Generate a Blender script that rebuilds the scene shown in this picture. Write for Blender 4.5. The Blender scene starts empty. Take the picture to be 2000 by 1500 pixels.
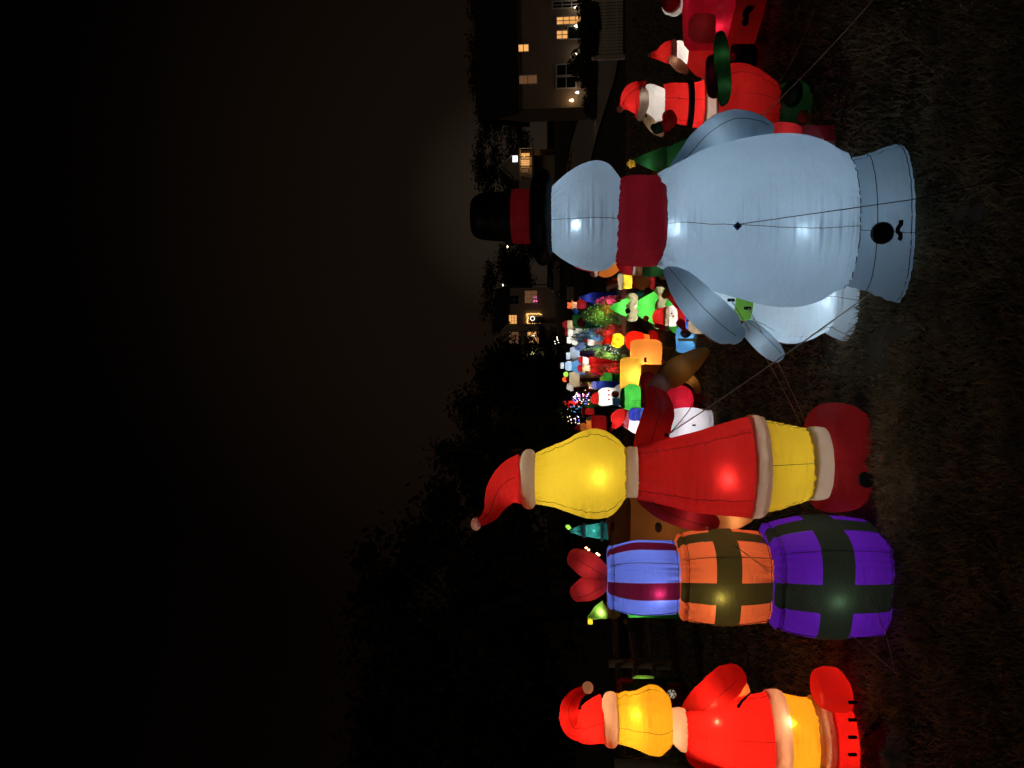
import bpy, bmesh, math, random
import numpy as np
from mathutils import Vector, Matrix, noise

random.seed(7); np.random.seed(7)
scene = bpy.context.scene
COL = scene.collection
R = math.radians

# ------------------------------------------------------------------ camera
FPX = 1444.4                      # focal length in photo pixels (2000 wide)
CAMH = 1.62
PITCH = math.atan((1140.0 - 1000.0) / FPX)
fw = Vector((0, math.cos(PITCH), math.sin(PITCH)))
upv = Vector((0, -math.sin(PITCH), math.cos(PITCH)))
rt = Vector((1, 0, 0))
cam_d = bpy.data.cameras.new('camera')
cam = bpy.data.objects.new('camera', cam_d); COL.objects.link(cam)
cam_d.sensor_fit = 'HORIZONTAL'; cam_d.sensor_width = 36.0
cam_d.lens = 36.0 * FPX / 2000.0
cam_d.clip_start = 0.05; cam_d.clip_end = 2000
# the phone was held on its side: world up points to the left of the frame
m = Matrix((( -upv.x, rt.x, -fw.x, 0), (-upv.y, rt.y, -fw.y, 0), (-upv.z, rt.z, -fw.z, CAMH), (0, 0, 0, 1)))
cam.matrix_world = m
scene.camera = cam

# ------------------------------------------------------------------ sky and faint ambient sun
world = bpy.data.worlds.new('World'); scene.world = world; world.use_nodes = True
wn = world.node_tree.nodes; wl = world.node_tree.links; wn.clear()
wo = wn.new('ShaderNodeOutputWorld'); wb = wn.new('ShaderNodeBackground')
tc = wn.new('ShaderNodeTexCoord'); sep = wn.new('ShaderNodeSeparateXYZ')
wl.new(tc.outputs['Generated'], sep.inputs[0])
ramp = wn.new('ShaderNodeValToRGB')
cr = ramp.color_ramp
cr.elements[0].position = 0.0; cr.elements[0].color = (0.0026, 0.0012, 0.0007, 1)
cr.elements[1].position = 1.0; cr.elements[1].color = (0.0003, 0.0002, 0.0002, 1)
e = cr.elements.new(0.30); e.color = (0.0017, 0.0008, 0.0005, 1)
e = cr.elements.new(0.50); e.color = (0.0007, 0.0004, 0.0003, 1)
wl.new(sep.outputs['Z'], ramp.inputs[0])
nrm = wn.new('ShaderNodeVectorMath'); nrm.operation = 'NORMALIZE'; wl.new(tc.outputs['Generated'], nrm.inputs[0])
last = ramp.outputs[0]
# glow of the town over the far hill: a wide brown one and a tighter grey core
for (gdir, lo, colr) in (((0.20, 1.0, 0.10), 0.85, (0.0044, 0.0027, 0.0016, 1)), ((0.245, 1.0, 0.075), 0.986, (0.0105, 0.0083, 0.0058, 1))):
    dot = wn.new('ShaderNodeVectorMath'); dot.operation = 'DOT_PRODUCT'; dot.inputs[1].default_value = Vector(gdir).normalized()
    wl.new(nrm.outputs[0], dot.inputs[0])
    mr = wn.new('ShaderNodeMapRange'); mr.interpolation_type = 'SMOOTHSTEP'
    mr.inputs['From Min'].default_value = lo; mr.inputs['From Max'].default_value = 1.0
    wl.new(dot.outputs['Value'], mr.inputs['Value'])
    mixg = wn.new('ShaderNodeMix'); mixg.data_type = 'RGBA'; mixg.blend_type = 'ADD'; mixg.inputs['B'].default_value = colr
    wl.new(mr.outputs[0], mixg.inputs['Factor']); wl.new(last, mixg.inputs['A']); last = mixg.outputs['Result']
wl.new(mixg.outputs['Result'], wb.inputs['Color']); wl.new(wb.outputs[0], wo.inputs['Surface'])
wb.inputs['Strength'].default_value = 1.0

sun_d = bpy.data.lights.new('sun', 'SUN'); sun = bpy.data.objects.new('sun', sun_d); COL.objects.link(sun)
sun_d.energy = 0.070; sun_d.angle = R(15); sun_d.color = (1.0, 0.80, 0.62)
sun.rotation_euler = (R(60), 0, R(-40))      # faint street glow from behind the camera

scene.render.engine = 'CYCLES'
cy = scene.cycles
cy.use_denoising = True
cy.max_bounces = 4; cy.diffuse_bounces = 3; cy.transmission_bounces = 3; cy.glossy_bounces = 2; cy.transparent_max_bounces = 6
cy.use_adaptive_sampling = True; cy.adaptive_threshold = 0.02; cy.sample_clamp_indirect = 2.0; cy.use_light_tree = True
cy.caustics_reflective = False; cy.caustics_refractive = False
vs = scene.view_settings
vs.view_transform = 'Standard'; vs.look = 'None'; vs.gamma = 1.0; vs.exposure = 0.0; vs.use_curve_mapping = False

# ------------------------------------------------------------------ pixel <-> place helpers
def ray(x, y):
    return fw + rt * ((750.0 - y) / FPX) - upv * ((x - 1000.0) / FPX)
def P(x, y, D):
    d = ray(x, y); return Vector((0, 0, CAMH)) + d * (D / d.y)
TERR = [(-50, 0), (28, 0.0), (43, 0.85), (70, 2.5), (97, 5.4), (150, 9), (400, 16), (900, 18)]
def tz(X, Y):
    for (a, za), (b, zb) in zip(TERR, TERR[1:]):
        if Y <= b:
            t = (Y - a) / (b - a); t = t * t * (3 - 2 * t) * 0.35 + t * 0.65
            return za + (zb - za) * t
    return TERR[-1][1]
def Dg(x, y):                      # depth at which the view ray through a photo pixel meets the ground
    d = ray(x, y); D = 1.0
    while D < 400:
        p = Vector((0, 0, CAMH)) + d * (D / d.y)
        if p.z <= tz(p.x, D): return D
        D *= 1.003
    return 400

# ------------------------------------------------------------------ materials
MATS = {}
def lin(c):
    return tuple(((v / 255.0) / 12.92 if v / 255.0 <= 0.04045 else (((v / 255.0) + 0.055) / 1.055) ** 2.4) for v in c)
def fabric(name, col, trans=0.62, dens=1.0, wr=0.9):
    """thin nylon: lets the lamps inside shine through"""
    if name in MATS: return MATS[name]
    mt = bpy.data.materials.new(name); mt.use_nodes = True; n = mt.node_tree.nodes; l = mt.node_tree.links; n.clear()
    o = n.new('ShaderNodeOutputMaterial'); mix = n.new('ShaderNodeMixShader'); mix.inputs[0].default_value = trans
    df = n.new('ShaderNodeBsdfDiffuse'); trn = n.new('ShaderNodeBsdfTranslucent')
    gl = n.new('ShaderNodeBsdfGlossy'); gl.inputs['Roughness'].default_value = 0.42
    mix2 = n.new('ShaderNodeMixShader'); mix2.inputs[0].default_value = 0.025
    tcn = n.new('ShaderNodeTexCoord')
    nz = n.new('ShaderNodeTexNoise'); nz.inputs['Scale'].default_value = 3.2; nz.inputs['Detail'].default_value = 4
    l.new(tcn.outputs['Object'], nz.inputs['Vector'])
    nf = n.new('ShaderNodeTexNoise'); nf.inputs['Scale'].default_value = 160; nf.inputs['Detail'].default_value = 2
    l.new(tcn.outputs['Object'], nf.inputs['Vector'])
    ml = n.new('ShaderNodeMath'); ml.operation = 'MULTIPLY_ADD'; ml.inputs[1].default_value = 0.34; ml.inputs[2].default_value = 0.83
    l.new(nz.outputs['Fac'], ml.inputs[0])
    ml2 = n.new('ShaderNodeMath'); ml2.operation = 'MULTIPLY_ADD'; ml2.inputs[1].default_value = 0.16; ml2.inputs[2].default_value = 0.92
    l.new(nf.outputs['Fac'], ml2.inputs[0])
    mm = n.new('ShaderNodeMath'); mm.operation = 'MULTIPLY'; l.new(ml.outputs[0], mm.inputs[0]); l.new(ml2.outputs[0], mm.inputs[1])
    vm = n.new('ShaderNodeVectorMath'); vm.operation = 'SCALE'; vm.inputs[0].default_value = [c * dens for c in col[:3]]
    l.new(mm.outputs[0], vm.inputs['Scale'])
    l.new(vm.outputs[0], df.inputs['Color']); l.new(vm.outputs[0], trn.inputs['Color'])
    # soft puckers in the cloth
    mp = n.new('ShaderNodeMapping'); mp.inputs['Scale'].default_value = (5, 5, 14)
    l.new(tcn.outputs['Object'], mp.inputs[0])
    nb = n.new('ShaderNodeTexNoise'); nb.inputs['Scale'].default_value = 1.6; nb.inputs['Detail'].default_value = 5; nb.inputs['Roughness'].default_value = 0.6
    l.new(mp.outputs[0], nb.inputs['Vector'])
    bp = n.new('ShaderNodeBump'); bp.inputs['Strength'].default_value = wr; bp.inputs['Distance'].default_value = 0.012
    l.new(nb.outputs['Fac'], bp.inputs['Height'])
    for s in (df, trn, gl): l.new(bp.outputs[0], s.inputs['Normal'])
    l.new(df.outputs[0], mix.inputs[1]); l.new(trn.outputs[0], mix.inputs[2])
    l.new(mix.outputs[0], mix2.inputs[1]); l.new(gl.outputs[0], mix2.inputs[2])
    l.new(mix2.outputs[0], o.inputs['Surface'])
    MATS[name] = mt; return mt
def solid(name, col, rough=0.8, noise_s=8.0, amt=0.3, bump=0.2, metallic=0.0, emit=None, estr=0.0, dist=0.02):
    if name in MATS: return MATS[name]
    mt = bpy.data.materials.new(name); mt.use_nodes = True; n = mt.node_tree.nodes; l = mt.node_tree.links
    b = n['Principled BSDF']; b.inputs['Roughness'].default_value = rough; b.inputs['Metallic'].default_value = metallic
    b.inputs['Specular IOR Level'].default_value = 0.3
    tcn = n.new('ShaderNodeTexCoord'); nz = n.new('ShaderNodeTexNoise'); nz.inputs['Scale'].default_value = noise_s; nz.inputs['Detail'].default_value = 6
    l.new(tcn.outputs['Object'], nz.inputs['Vector'])
    ml = n.new('ShaderNodeMath'); ml.operation = 'MULTIPLY_ADD'; ml.inputs[1].default_value = 2 * amt; ml.inputs[2].default_value = 1 - amt
    l.new(nz.outputs['Fac'], ml.inputs[0])
    vm = n.new('ShaderNodeVectorMath'); vm.operation = 'SCALE'; vm.inputs[0].default_value = col[:3]; l.new(ml.outputs[0], vm.inputs['Scale'])
    l.new(vm.outputs[0], b.inputs['Base Color'])
    if bump:
        bp = n.new('ShaderNodeBump'); bp.inputs['Strength'].default_value = bump; bp.inputs['Distance'].default_value = dist
        l.new(nz.outputs['Fac'], bp.inputs['Height']); l.new(bp.outputs[0], b.inputs['Normal'])
    if emit:
        b.inputs['Emission Color'].default_value = (*emit[:3], 1); b.inputs['Emission Strength'].default_value = estr
    MATS[name] = mt; return mt
def glow(name, col, s):            # bulbs and lit window panes
    if name in MATS: return MATS[name]
    mt = bpy.data.materials.new(name); mt.use_nodes = True; n = mt.node_tree.nodes; l = mt.node_tree.links; n.clear()
    o = n.new('ShaderNodeOutputMaterial'); e = n.new('ShaderNodeEmission'); tcn = n.new('ShaderNodeTexCoord')
    nz = n.new('ShaderNodeTexNoise'); nz.inputs['Scale'].default_value = 1.3; l.new(tcn.outputs['Object'], nz.inputs['Vector'])
    ml = n.new('ShaderNodeMath'); ml.operation = 'MULTIPLY_ADD'; ml.inputs[1].default_value = 0.9 * s; ml.inputs[2].default_value = 0.55 * s
    l.new(nz.outputs['Fac'], ml.inputs[0]); e.inputs[0].default_value = (*col[:3], 1); l.new(ml.outputs[0], e.inputs[1]); l.new(e.outputs[0], o.inputs['Surface'])
    MATS[name] = mt; return mt
def leafy(name, col, tr=0.35):
    if name in MATS: return MATS[name]
    mt = bpy.data.materials.new(name); mt.use_nodes = True; n = mt.node_tree.nodes; l = mt.node_tree.links; n.clear()
    o = n.new('ShaderNodeOutputMaterial'); mix = n.new('ShaderNodeMixShader'); mix.inputs[0].default_value = tr
    df = n.new('ShaderNodeBsdfDiffuse'); trn = n.new('ShaderNodeBsdfTranslucent')
    tcn = n.new('ShaderNodeTexCoord'); nz = n.new('ShaderNodeTexNoise'); nz.inputs['Scale'].default_value = 4.0; nz.inputs['Detail'].default_value = 5
    l.new(tcn.outputs['Object'], nz.inputs['Vector'])
    rp = n.new('ShaderNodeValToRGB'); rp.color_ramp.elements[0].position = 0.3; rp.color_ramp.elements[1].position = 0.72
    rp.color_ramp.elements[0].color = (col[0] * 0.55, col[1] * 0.6, col[2] * 0.55, 1); rp.color_ramp.elements[1].color = (col[0] * 1.5, col[1] * 1.35, col[2] * 1.3, 1)
    l.new(nz.outputs['Fac'], rp.inputs[0]); l.new(rp.outputs[0], df.inputs[0]); l.new(rp.outputs[0], trn.inputs[0])
    l.new(df.outputs[0], mix.inputs[1]); l.new(trn.outputs[0], mix.inputs[2]); l.new(mix.outputs[0], o.inputs[0])
    MATS[name] = mt; return mt

FAB = {  # cloth colours
 'white': (0.80, 0.80, 0.80), 'snow': (0.57, 0.73, 0.85), 'snowb': (0.66, 0.80, 0.90), 'red': (0.78, 0.026, 0.024), 'amber': (0.92, 0.58, 0.12), 'darkred': (0.42, 0.022, 0.028), 'scarf': (0.34, 0.012, 0.022),
 'yellow': (0.86, 0.66, 0.045), 'ochre': (0.55, 0.26, 0.05), 'orange': (0.90, 0.165, 0.050), 'lorange': (0.92, 0.42, 0.13), 'blue': (0.12, 0.20, 0.78), 'sky': (0.16, 0.48, 0.85),
 'purple': (0.105, 0.012, 0.44), 'green': (0.09, 0.60, 0.08), 'moss': (0.20, 0.44, 0.07), 'dgreen': (0.03, 0.16, 0.045), 'olive': (0.050, 0.038, 0.010), 'tan': (0.50, 0.24, 0.09), 'brown': (0.20, 0.085, 0.04),
 'pink': (0.85, 0.22, 0.30), 'maroon': (0.075, 0.004, 0.020), 'navy': (0.035, 0.05, 0.30), 'lime': (0.35, 0.72, 0.10), 'cream': (0.82, 0.68, 0.46), 'flesh': (0.80, 0.45, 0.30), 'ribgreen': (0.013, 0.018, 0.013), 'trim': (0.70, 0.61, 0.52),
 'crimson': (0.78, 0.018, 0.055), 'grey': (0.30, 0.32, 0.36), 'teal': (0.05, 0.30, 0.25), 'lilac': (0.35, 0.32, 0.62), 'gold': (0.70, 0.46, 0.06)}
def fab(k):
    if k == 'black': return fabric('cloth_black', (0.006, 0.006, 0.008), 0.25)
    return fabric('cloth_' + k, FAB[k])
SEAM = solid('seam_thread', (0.03, 0.03, 0.036), 0.9, bump=0)

# ------------------------------------------------------------------ object helpers
def link(o): COL.objects.link(o); return o
def tag(o, label, cat, group=None, kind=None):
    if label: o['label'] = label
    if cat: o['category'] = cat
    if group: o['group'] = group
    if kind: o['kind'] = kind
    return o
def empty(name, loc):
    o = bpy.data.objects.new(name, None); o.location = loc; o.empty_display_size = 0.1; return link(o)
def mesh_obj(name, V, F, mat, parent=None, base=None, smooth=True):
    me = bpy.data.meshes.new(name)
    b = base if base is not None else (parent.location if parent is not None and parent.parent is None else Vector((0, 0, 0)))
    V = [(v[0] - b[0], v[1] - b[1], v[2] - b[2]) for v in V]
    me.from_pydata(V, [], F); me.update()
    if smooth: me.shade_smooth()
    if mat: me.materials.append(mat)
    o = bpy.data.objects.new(name, me); link(o)
    if parent is not None: o.parent = parent
    return o
def catmull(pts, n):
    pts = [np.array(p, float) for p in pts]
    if len(pts) == 2: return [pts[0] + (pts[1] - pts[0]) * i / (n - 1) for i in range(n)]
    ext = [2 * pts[0] - pts[1]] + pts + [2 * pts[-1] - pts[-2]]
    L = [0]
    for a, b in zip(pts, pts[1:]): L.append(L[-1] + max(1e-6, float(np.linalg.norm((b - a)[:3]))))
    out = []
    for i in range(n):
        s = L[-1] * i / (n - 1); k = 0
        while k < len(pts) - 2 and s > L[k + 1]: k += 1
        t = (s - L[k]) / (L[k + 1] - L[k]); p0, p1, p2, p3 = ext[k], ext[k + 1], ext[k + 2], ext[k + 3]
        q = 0.5 * ((2 * p1) + (-p0 + p2) * t + (2 * p0 - 5 * p1 + 4 * p2 - p3) * t * t + (-p0 + 3 * p1 - 3 * p2 + p3) * t ** 3)
        lo = np.minimum(p1, p2); hi = np.maximum(p1, p2); mg = 0.12 * (hi - lo)
        out.append(np.minimum(np.maximum(q, lo - mg), hi + mg))
    return out
def sup(c, e):
    return math.copysign(abs(c) ** (2.0 / e), c)
class Loft:
    """upright stack of rings; t = 0 faces the camera"""
    def __init__(s, rings, e=2.0, rot=0.0, seams=(), pucker=0.0, seed=0, lobes=0, lobe_a=0.0, az=0.0):
        s.ga = 0.0; s.wz = 0.0; s.az = az; s.r = rings; s.e = e; s.rot = rot; s.seams = seams; s.pk = pucker; s.seed = seed; s.lobes = lobes; s.la = lobe_a
    def at(s, i, t, off=0.0):
        c, rx, ry = s.r[i]
        k = 1.0
        for st in s.seams:
            d = (t - st + math.pi) % (2 * math.pi) - math.pi; dm = abs(d) * max(rx, 0.01)
            k -= min(0.035, 0.010 / max(rx, 0.05)) * math.exp(-(dm / 0.022) ** 2)
            if s.pk:
                w = noise.noise(Vector((c.z * 34.0, st * 3 + s.seed, s.seed))) + 0.6 * noise.noise(Vector((c.z * 75.0, st * 5, s.seed + 3)))
                k += s.pk * w * math.exp(-dm / 0.07) / max(rx, 0.1)
        if s.ga:
            zt = s.r[0][0].z; zb = s.r[-1][0].z; dd = min(abs(c.z - zt), abs(c.z - zb))
            w = noise.noise(Vector((t * 13.0, s.seed * 1.7, c.z * 4))) + 0.7 * noise.noise(Vector((t * 29.0, s.seed, c.z * 7)))
            k += s.ga * w * (math.exp(-dd / 0.05) + 0.10) / max(rx, 0.1)
        t += s.az
        if s.la: k += s.la * math.cos(s.lobes * t)
        x = sup(math.sin(t), s.e) * (rx * k + off); y = -sup(math.cos(t), s.e) * (ry * k + off)
        if s.rot:
            ca, sa = math.cos(s.rot), math.sin(s.rot); x, y = x * ca - y * sa, x * sa + y * ca
        return (c.x + x, c.y + y, c.z + s.wz * math.cos(s.lobes * t))
    def mesh(s, seg, cap0, cap1, t0=None, t1=None, i0=0, i1=None, off=0.0):
        i1 = len(s.r) if i1 is None else i1; V = []; F = []
        full = t0 is None
        ts = [2 * math.pi * j / seg - math.pi for j in range(seg)] if full else [t0 + (t1 - t0) * j / (seg - 1) for j in range(seg)]
        for i in range(i0, i1):
            for t in ts: V.append(s.at(i, t, off))
        nr = i1 - i0
        for i in range(nr - 1):
            for j in range(seg if full else seg - 1):
                a = i * seg + j; b = i * seg + (j + 1) % seg; F.append((a, a + seg, b + seg, b))
        for flag, i in ((cap0, 0), (cap1, nr - 1)):
            if flag and full:
                c = s.r[i0 + i][0]; V.append((c.x, c.y, c.z)); ci = len(V) - 1
                for j in range(seg):
                    a = i * seg + j; b = i * seg + (j + 1) % seg
                    F.append((ci, a, b) if i == 0 else (ci, b, a))
        return V, F
    def find(s, x, t=0.0):          # ring whose camera side shows at photo pixel x
        def px(i):
            v = Vector(s.at(i, t)) - Vector((0, 0, CAMH)); return 1000 - FPX * v.dot(upv) / v.dot(fw)
        return min(range(len(s.r)), key=lambda i: abs(px(i) - x))
    def line(s, t, i0=0, i1=None, off=0.002):
        i1 = len(s.r) if i1 is None else i1
        return [Vector(s.at(i, t, off)) for i in range(i0, i1)]
def tube_mesh(pts, rad, seg=10, cap=True, squash=1.0):
    V = []; F = []; n = len(pts); pts = [Vector(p) for p in pts]
    up0 = Vector((0, 1, 0)); prev = None
    for i in range(n):
        d = (pts[min(i + 1, n - 1)] - pts[max(i - 1, 0)])
        d = d.normalized() if d.length > 1e-9 else Vector((0, 0, 1))
        u = (prev if prev is not None else up0); u = u - d * u.dot(d)
        if u.length < 1e-4: u = Vector((1, 0, 0)) - d * d.x
        u.normalize(); prev = u; v = d.cross(u)
        for j in range(seg):
            a = 2 * math.pi * j / seg; r = rad[i] if hasattr(rad, '__len__') else rad
            V.append(tuple(pts[i] + u * (math.cos(a) * r * squash) + v * (math.sin(a) * r)))
    for i in range(n - 1):
        for j in range(seg):
            a = i * seg + j; b = i * seg + (j + 1) % seg; F.append((a, b, b + seg, a + seg))
    if cap:
        for i in (0, n - 1):
            if cap is not True and not cap[0 if i == 0 else 1]: continue
            V.append(tuple(pts[i])); c = len(V) - 1
            for j in range(seg):
                a = i * seg + j; b = i * seg + (j + 1) % seg; F.append((c, b, a) if i == 0 else (c, a, b))
    return V, F
def seam(parent, pts, r=0.0015, name='seam', mat=None):
    pts = [p + Vector((noise.noise(p * 25) * 0.0015, 0, noise.noise(p * 31 + Vector((5, 0, 0))) * 0.001)) for p in pts]
    V, F = tube_mesh(pts, r, 4, False); return mesh_obj(name, V, F, mat or SEAM, parent)
def lamp(parent, p, power, col, r=0.015):  # serves real bulbs and added fill lamps alike
    d = bpy.data.lights.new('led_or_fill_lamp', 'POINT'); d.energy = power; d.color = col; d.shadow_soft_size = r
    o = bpy.data.objects.new('led_or_fill_lamp', d); link(o); o.parent = parent; o.location = Vector(p) - parent.location; return o
def box_vf(a, b):
    x0, y0, z0 = a; x1, y1, z1 = b
    V = [(x0, y0, z0), (x1, y0, z0), (x1, y1, z0), (x0, y1, z0), (x0, y0, z1), (x1, y0, z1), (x1, y1, z1), (x0, y1, z1)]
    F = [(0, 3, 2, 1), (4, 5, 6, 7), (0, 1, 5, 4), (1, 2, 6, 5), (2, 3, 7, 6), (3, 0, 4, 7)]
    return V, F
def joinvf(lst):
    V = []; F = []
    for v, f in lst:
        k = len(V); V += list(v); F += [tuple(i + k for i in q) for q in f]
    return V, F

COOL = (0.80, 0.90, 1.0); NEUT = (1.0, 0.90, 0.78); WARM = (1.0, 0.62, 0.28); AMB = (1.0, 0.50, 0.16)
LP = 1.0; AUTO = False; TRIMS = ('trim', 'collar', 'cuff', 'hem', 'rim', 'brim', 'band')
class Thing:
    """an inflatable: parts given in photo pixels at the thing's own distance D"""
    def __init__(s, name, label, cat, D, yc, xb=None, group=None, D0=None):
        s.D = D; p = P(xb or 1200, yc, D); s.gz = tz(p.x, D)
        s.root = empty(name, (p.x, D, s.gz)); tag(s.root, label, cat, group); s.k = D / FPX; s.L = {}
        s.az = -math.atan2(p.x, D); s.sc = D / D0 if D0 else 1.0; s.auto = AUTO
    def rings(s, prof, n, depth, dD, clamp):
        out = []
        for q in catmull([(p[0], (p[1] + p[2]) / 2, abs(p[2] - p[1]) / 2, (p[3] if len(p) > 3 else 0)) for p in prof], n):
            D = s.D + (dD + q[3]) * s.sc; c = P(q[0], q[1], D); rx = max(0.001, q[2] * D / FPX)
            if clamp: c.z = max(c.z, s.gz + 0.004)
            out.append((c, rx, rx * depth))
        return out
    def loft(s, name, mat, prof, n=20, seg=24, depth=0.85, dD=0.0, caps=(1, 1), e=2.0, rot=0.0, seams=(), pucker=0.0, clamp=True, ground=False, lobes=0, lobe_a=0.0, parent=None, wave=0.0):
        rg = s.rings(prof, n, depth, dD, clamp)
        if ground and rg[-1][0].z > s.gz + 0.03:
            c, rx, ry = rg[-1]
            for f in (0.5, 1.0): rg.append((Vector((c.x, c.y, c.z + (s.gz + 0.004 - c.z) * f)), rx, ry))
        lf = Loft(rg, e, rot, seams, pucker, len(name), lobes, lobe_a, s.az if e == 2.0 else 0.0)
        lf.wz = wave * s.k
        if n >= 40: lf.ga = 0.018
        V, F = lf.mesh(seg, caps[0], caps[1])
        o = mesh_obj(name, V, F, fab(mat) if isinstance(mat, str) else mat, parent or s.root, s.root.location)
        for t in seams: 
            if n >= 40: seam(o, [p - s.root.location for p in lf.line(t)])
        s.L[name] = lf
        if s.auto and any(w in name for w in TRIMS):  # added fill lamp brightens each closed trim
            c, rx, ry = rg[len(rg) // 2]; lamp(s.root, c, 32 * rx * ry, NEUT, .01)
        return o
    def tube(s, name, mat, pts, n=16, seg=16, squash=0.9, parent=None, sm=None, ends=(1, 1)):
        q = catmull([(*P(p[0], p[1], s.D + p[2] * s.sc), p[3] * (s.D + p[2] * s.sc) / FPX) for p in pts], n)
        pp = [Vector(a[:3]) for a in q]; rr = [max(0.001, a[3]) for a in q]
        # rounded ends
        for end in (0, -1):
            if not ends[end]: continue
            d = (pp[end] - pp[1 if end == 0 else -2]).normalized(); r = rr[end]; add = []
            for a in (30, 55, 75): add.append((pp[end] + d * r * 0.8 * math.sin(R(a)), r * math.cos(R(a))))
            if end == 0: pp = [a for a, _ in add][::-1] + pp; rr = [b for _, b in add][::-1] + rr
            else: pp = pp + [a for a, _ in add]; rr = rr + [b for _, b in add]
        V, F = tube_mesh(pp, rr, seg, ends, squash)
        if n >= 20:                # folds and bunching of the sewn cloth
            L0 = (pp[-1] - pp[0]).length
            for vi in range(len(pp) * seg):
                i = vi // seg; v = Vector(V[vi]); d = v - pp[i]; f = i / (len(pp) - 1); a = 6.2832 * (vi % seg) / seg
                w = noise.noise(Vector((math.cos(a) * 1.6, math.sin(a) * 1.6, f * L0 * 16 + len(name)))) + .6 * noise.noise(Vector((math.cos(a) * 3.2, math.sin(a) * 3.2, f * L0 * 34)))
                V[vi] = tuple(pp[i] + d * (1 + w * (.035 + .05 * math.exp(-f * 7))))
        o = mesh_obj(name, V, F, fab(mat) if isinstance(mat, str) else mat, parent or s.root, s.root.location)
        if s.auto and any(w in name for w in TRIMS):  # same added fill for trims built as tubes
            i = len(pp) // 2; lamp(s.root, pp[i], 32 * rr[i] ** 2, NEUT, .01)
        if sm is not None:
            u = []
            for a, b, r in zip(pp, pp[1:], rr):
                d = (b - a).normalized(); v = Vector((math.sin(sm), -math.cos(sm), 0)); v = (v - d * v.dot(d)).normalized(); u.append(a + v * (r * 1.0 + 0.002) - s.root.location)
            seam(o, u[2:-2])
        return o
    def ball(s, name, mat, x, y, dD, rx, rz=None, parent=None, seg=14, depth=1.0):
        dD *= s.sc; rz = rz or rx; c = P(x, y, s.D + dD); k = (s.D + dD) / FPX; n = 9
        rg = [(Vector((c.x, c.y, c.z + rz * k * math.cos(math.pi * i / (n - 1)))), max(0.0005, rx * k * math.sin(math.pi * i / (n - 1))), max(0.0005, depth * rx * k * math.sin(math.pi * i / (n - 1)))) for i in range(n)]
        V, F = Loft(rg).mesh(seg, 0, 0)
        return mesh_obj(name, V, F, fab(mat) if isinstance(mat, str) else mat, parent or s.root, s.root.location)
    def bx(s, name, mat, x0, x1, y0, y1, dD, dep, bulge=0.0, rot=0.0, parent=None):
        dD *= s.sc; dep *= s.sc; rot += -s.az * 0.6
        c0 = P(x0, (y0 + y1) / 2, s.D + dD); c1 = P(x1, (y0 + y1) / 2, s.D + dD); w = abs(y1 - y0) / 2 * (s.D + dD) / FPX
        n = 11; rg = []
        for i in range(n):
            f = i / (n - 1); k = (1 - abs(2 * f - 1) ** 6 * 0.12) * (1 + bulge * math.sin(math.pi * f)); c = c0.lerp(c1, f); c.z = max(c.z, s.gz + 0.004); rg.append((c, w * k, dep / 2 * k))
        V, F = Loft(rg, e=6.0, rot=rot).mesh(28, 1, 1)
        return mesh_obj(name, V, F, fab(mat) if isinstance(mat, str) else mat, parent or s.root, s.root.location)
    def sheet(s, name, mat, x0, x1, y0, y1, dD, bow=0.0, parent=None):   # one layer of cloth
        V = []; F = []; n = 6
        for i in range(n):
            for j in range(n):
                q = P(x0 + (x1 - x0) * i / 5, y0 + (y1 - y0) * j / 5, s.D + dD * s.sc); q.y += bow * ((i / 2.5 - 1) ** 2 + (j / 2.5 - 1) ** 2) * s.sc; V.append(tuple(q))
        for i in range(5):
            for j in range(5): a = i * 6 + j; F.append((a, a + 1, a + 7, a + 6))
        return mesh_obj(name, V, F, fab(mat), parent or s.root, s.root.location)
    def lamp(s, x, y, dD, power, col=NEUT, r=0.012):
        lamp(s.root, P(x, y, s.D + dD * s.sc), power * s.sc ** 2 * LP, col, r)
# ================================================================== THE SETTING
def hx(p): return (p.x, p.y, p.z)
# ---- ground
def grid_axis():
    ys = list(np.arange(-6, 30, 0.5)) + list(np.arange(30, 60, 1.5)) + list(np.arange(60, 150, 4)) + list(np.arange(150, 910, 40))
    return ys
ys = grid_axis(); xs = list(np.arange(-500, -60, 40)) + list(np.arange(-60, -14, 3)) + list(np.arange(-14, 14, 0.5)) + list(np.arange(14, 60, 3)) + list(np.arange(60, 520, 40))
V = []; F = []
for Y in ys:
    for X in xs:
        V.append((X, Y, tz(X, Y) + (0.012 * noise.noise(Vector((X * 0.9, Y * 0.9, 0))) if Y < 30 else 0.10 * noise.noise(Vector((X * .1, Y * .1, 0)))) - 0.012))
nx = len(xs)
for i in range(len(ys) - 1):
    for j in range(nx - 1):
        a = i * nx + j; F.append((a, a + 1, a + nx + 1, a + nx))
SOIL = solid('lawn_soil', (0.075, 0.058, 0.036), 1.0, 3.0, 0.45, 0.9, dist=0.05)
g = mesh_obj('ground', V, F, SOIL); g['kind'] = 'structure'

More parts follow.
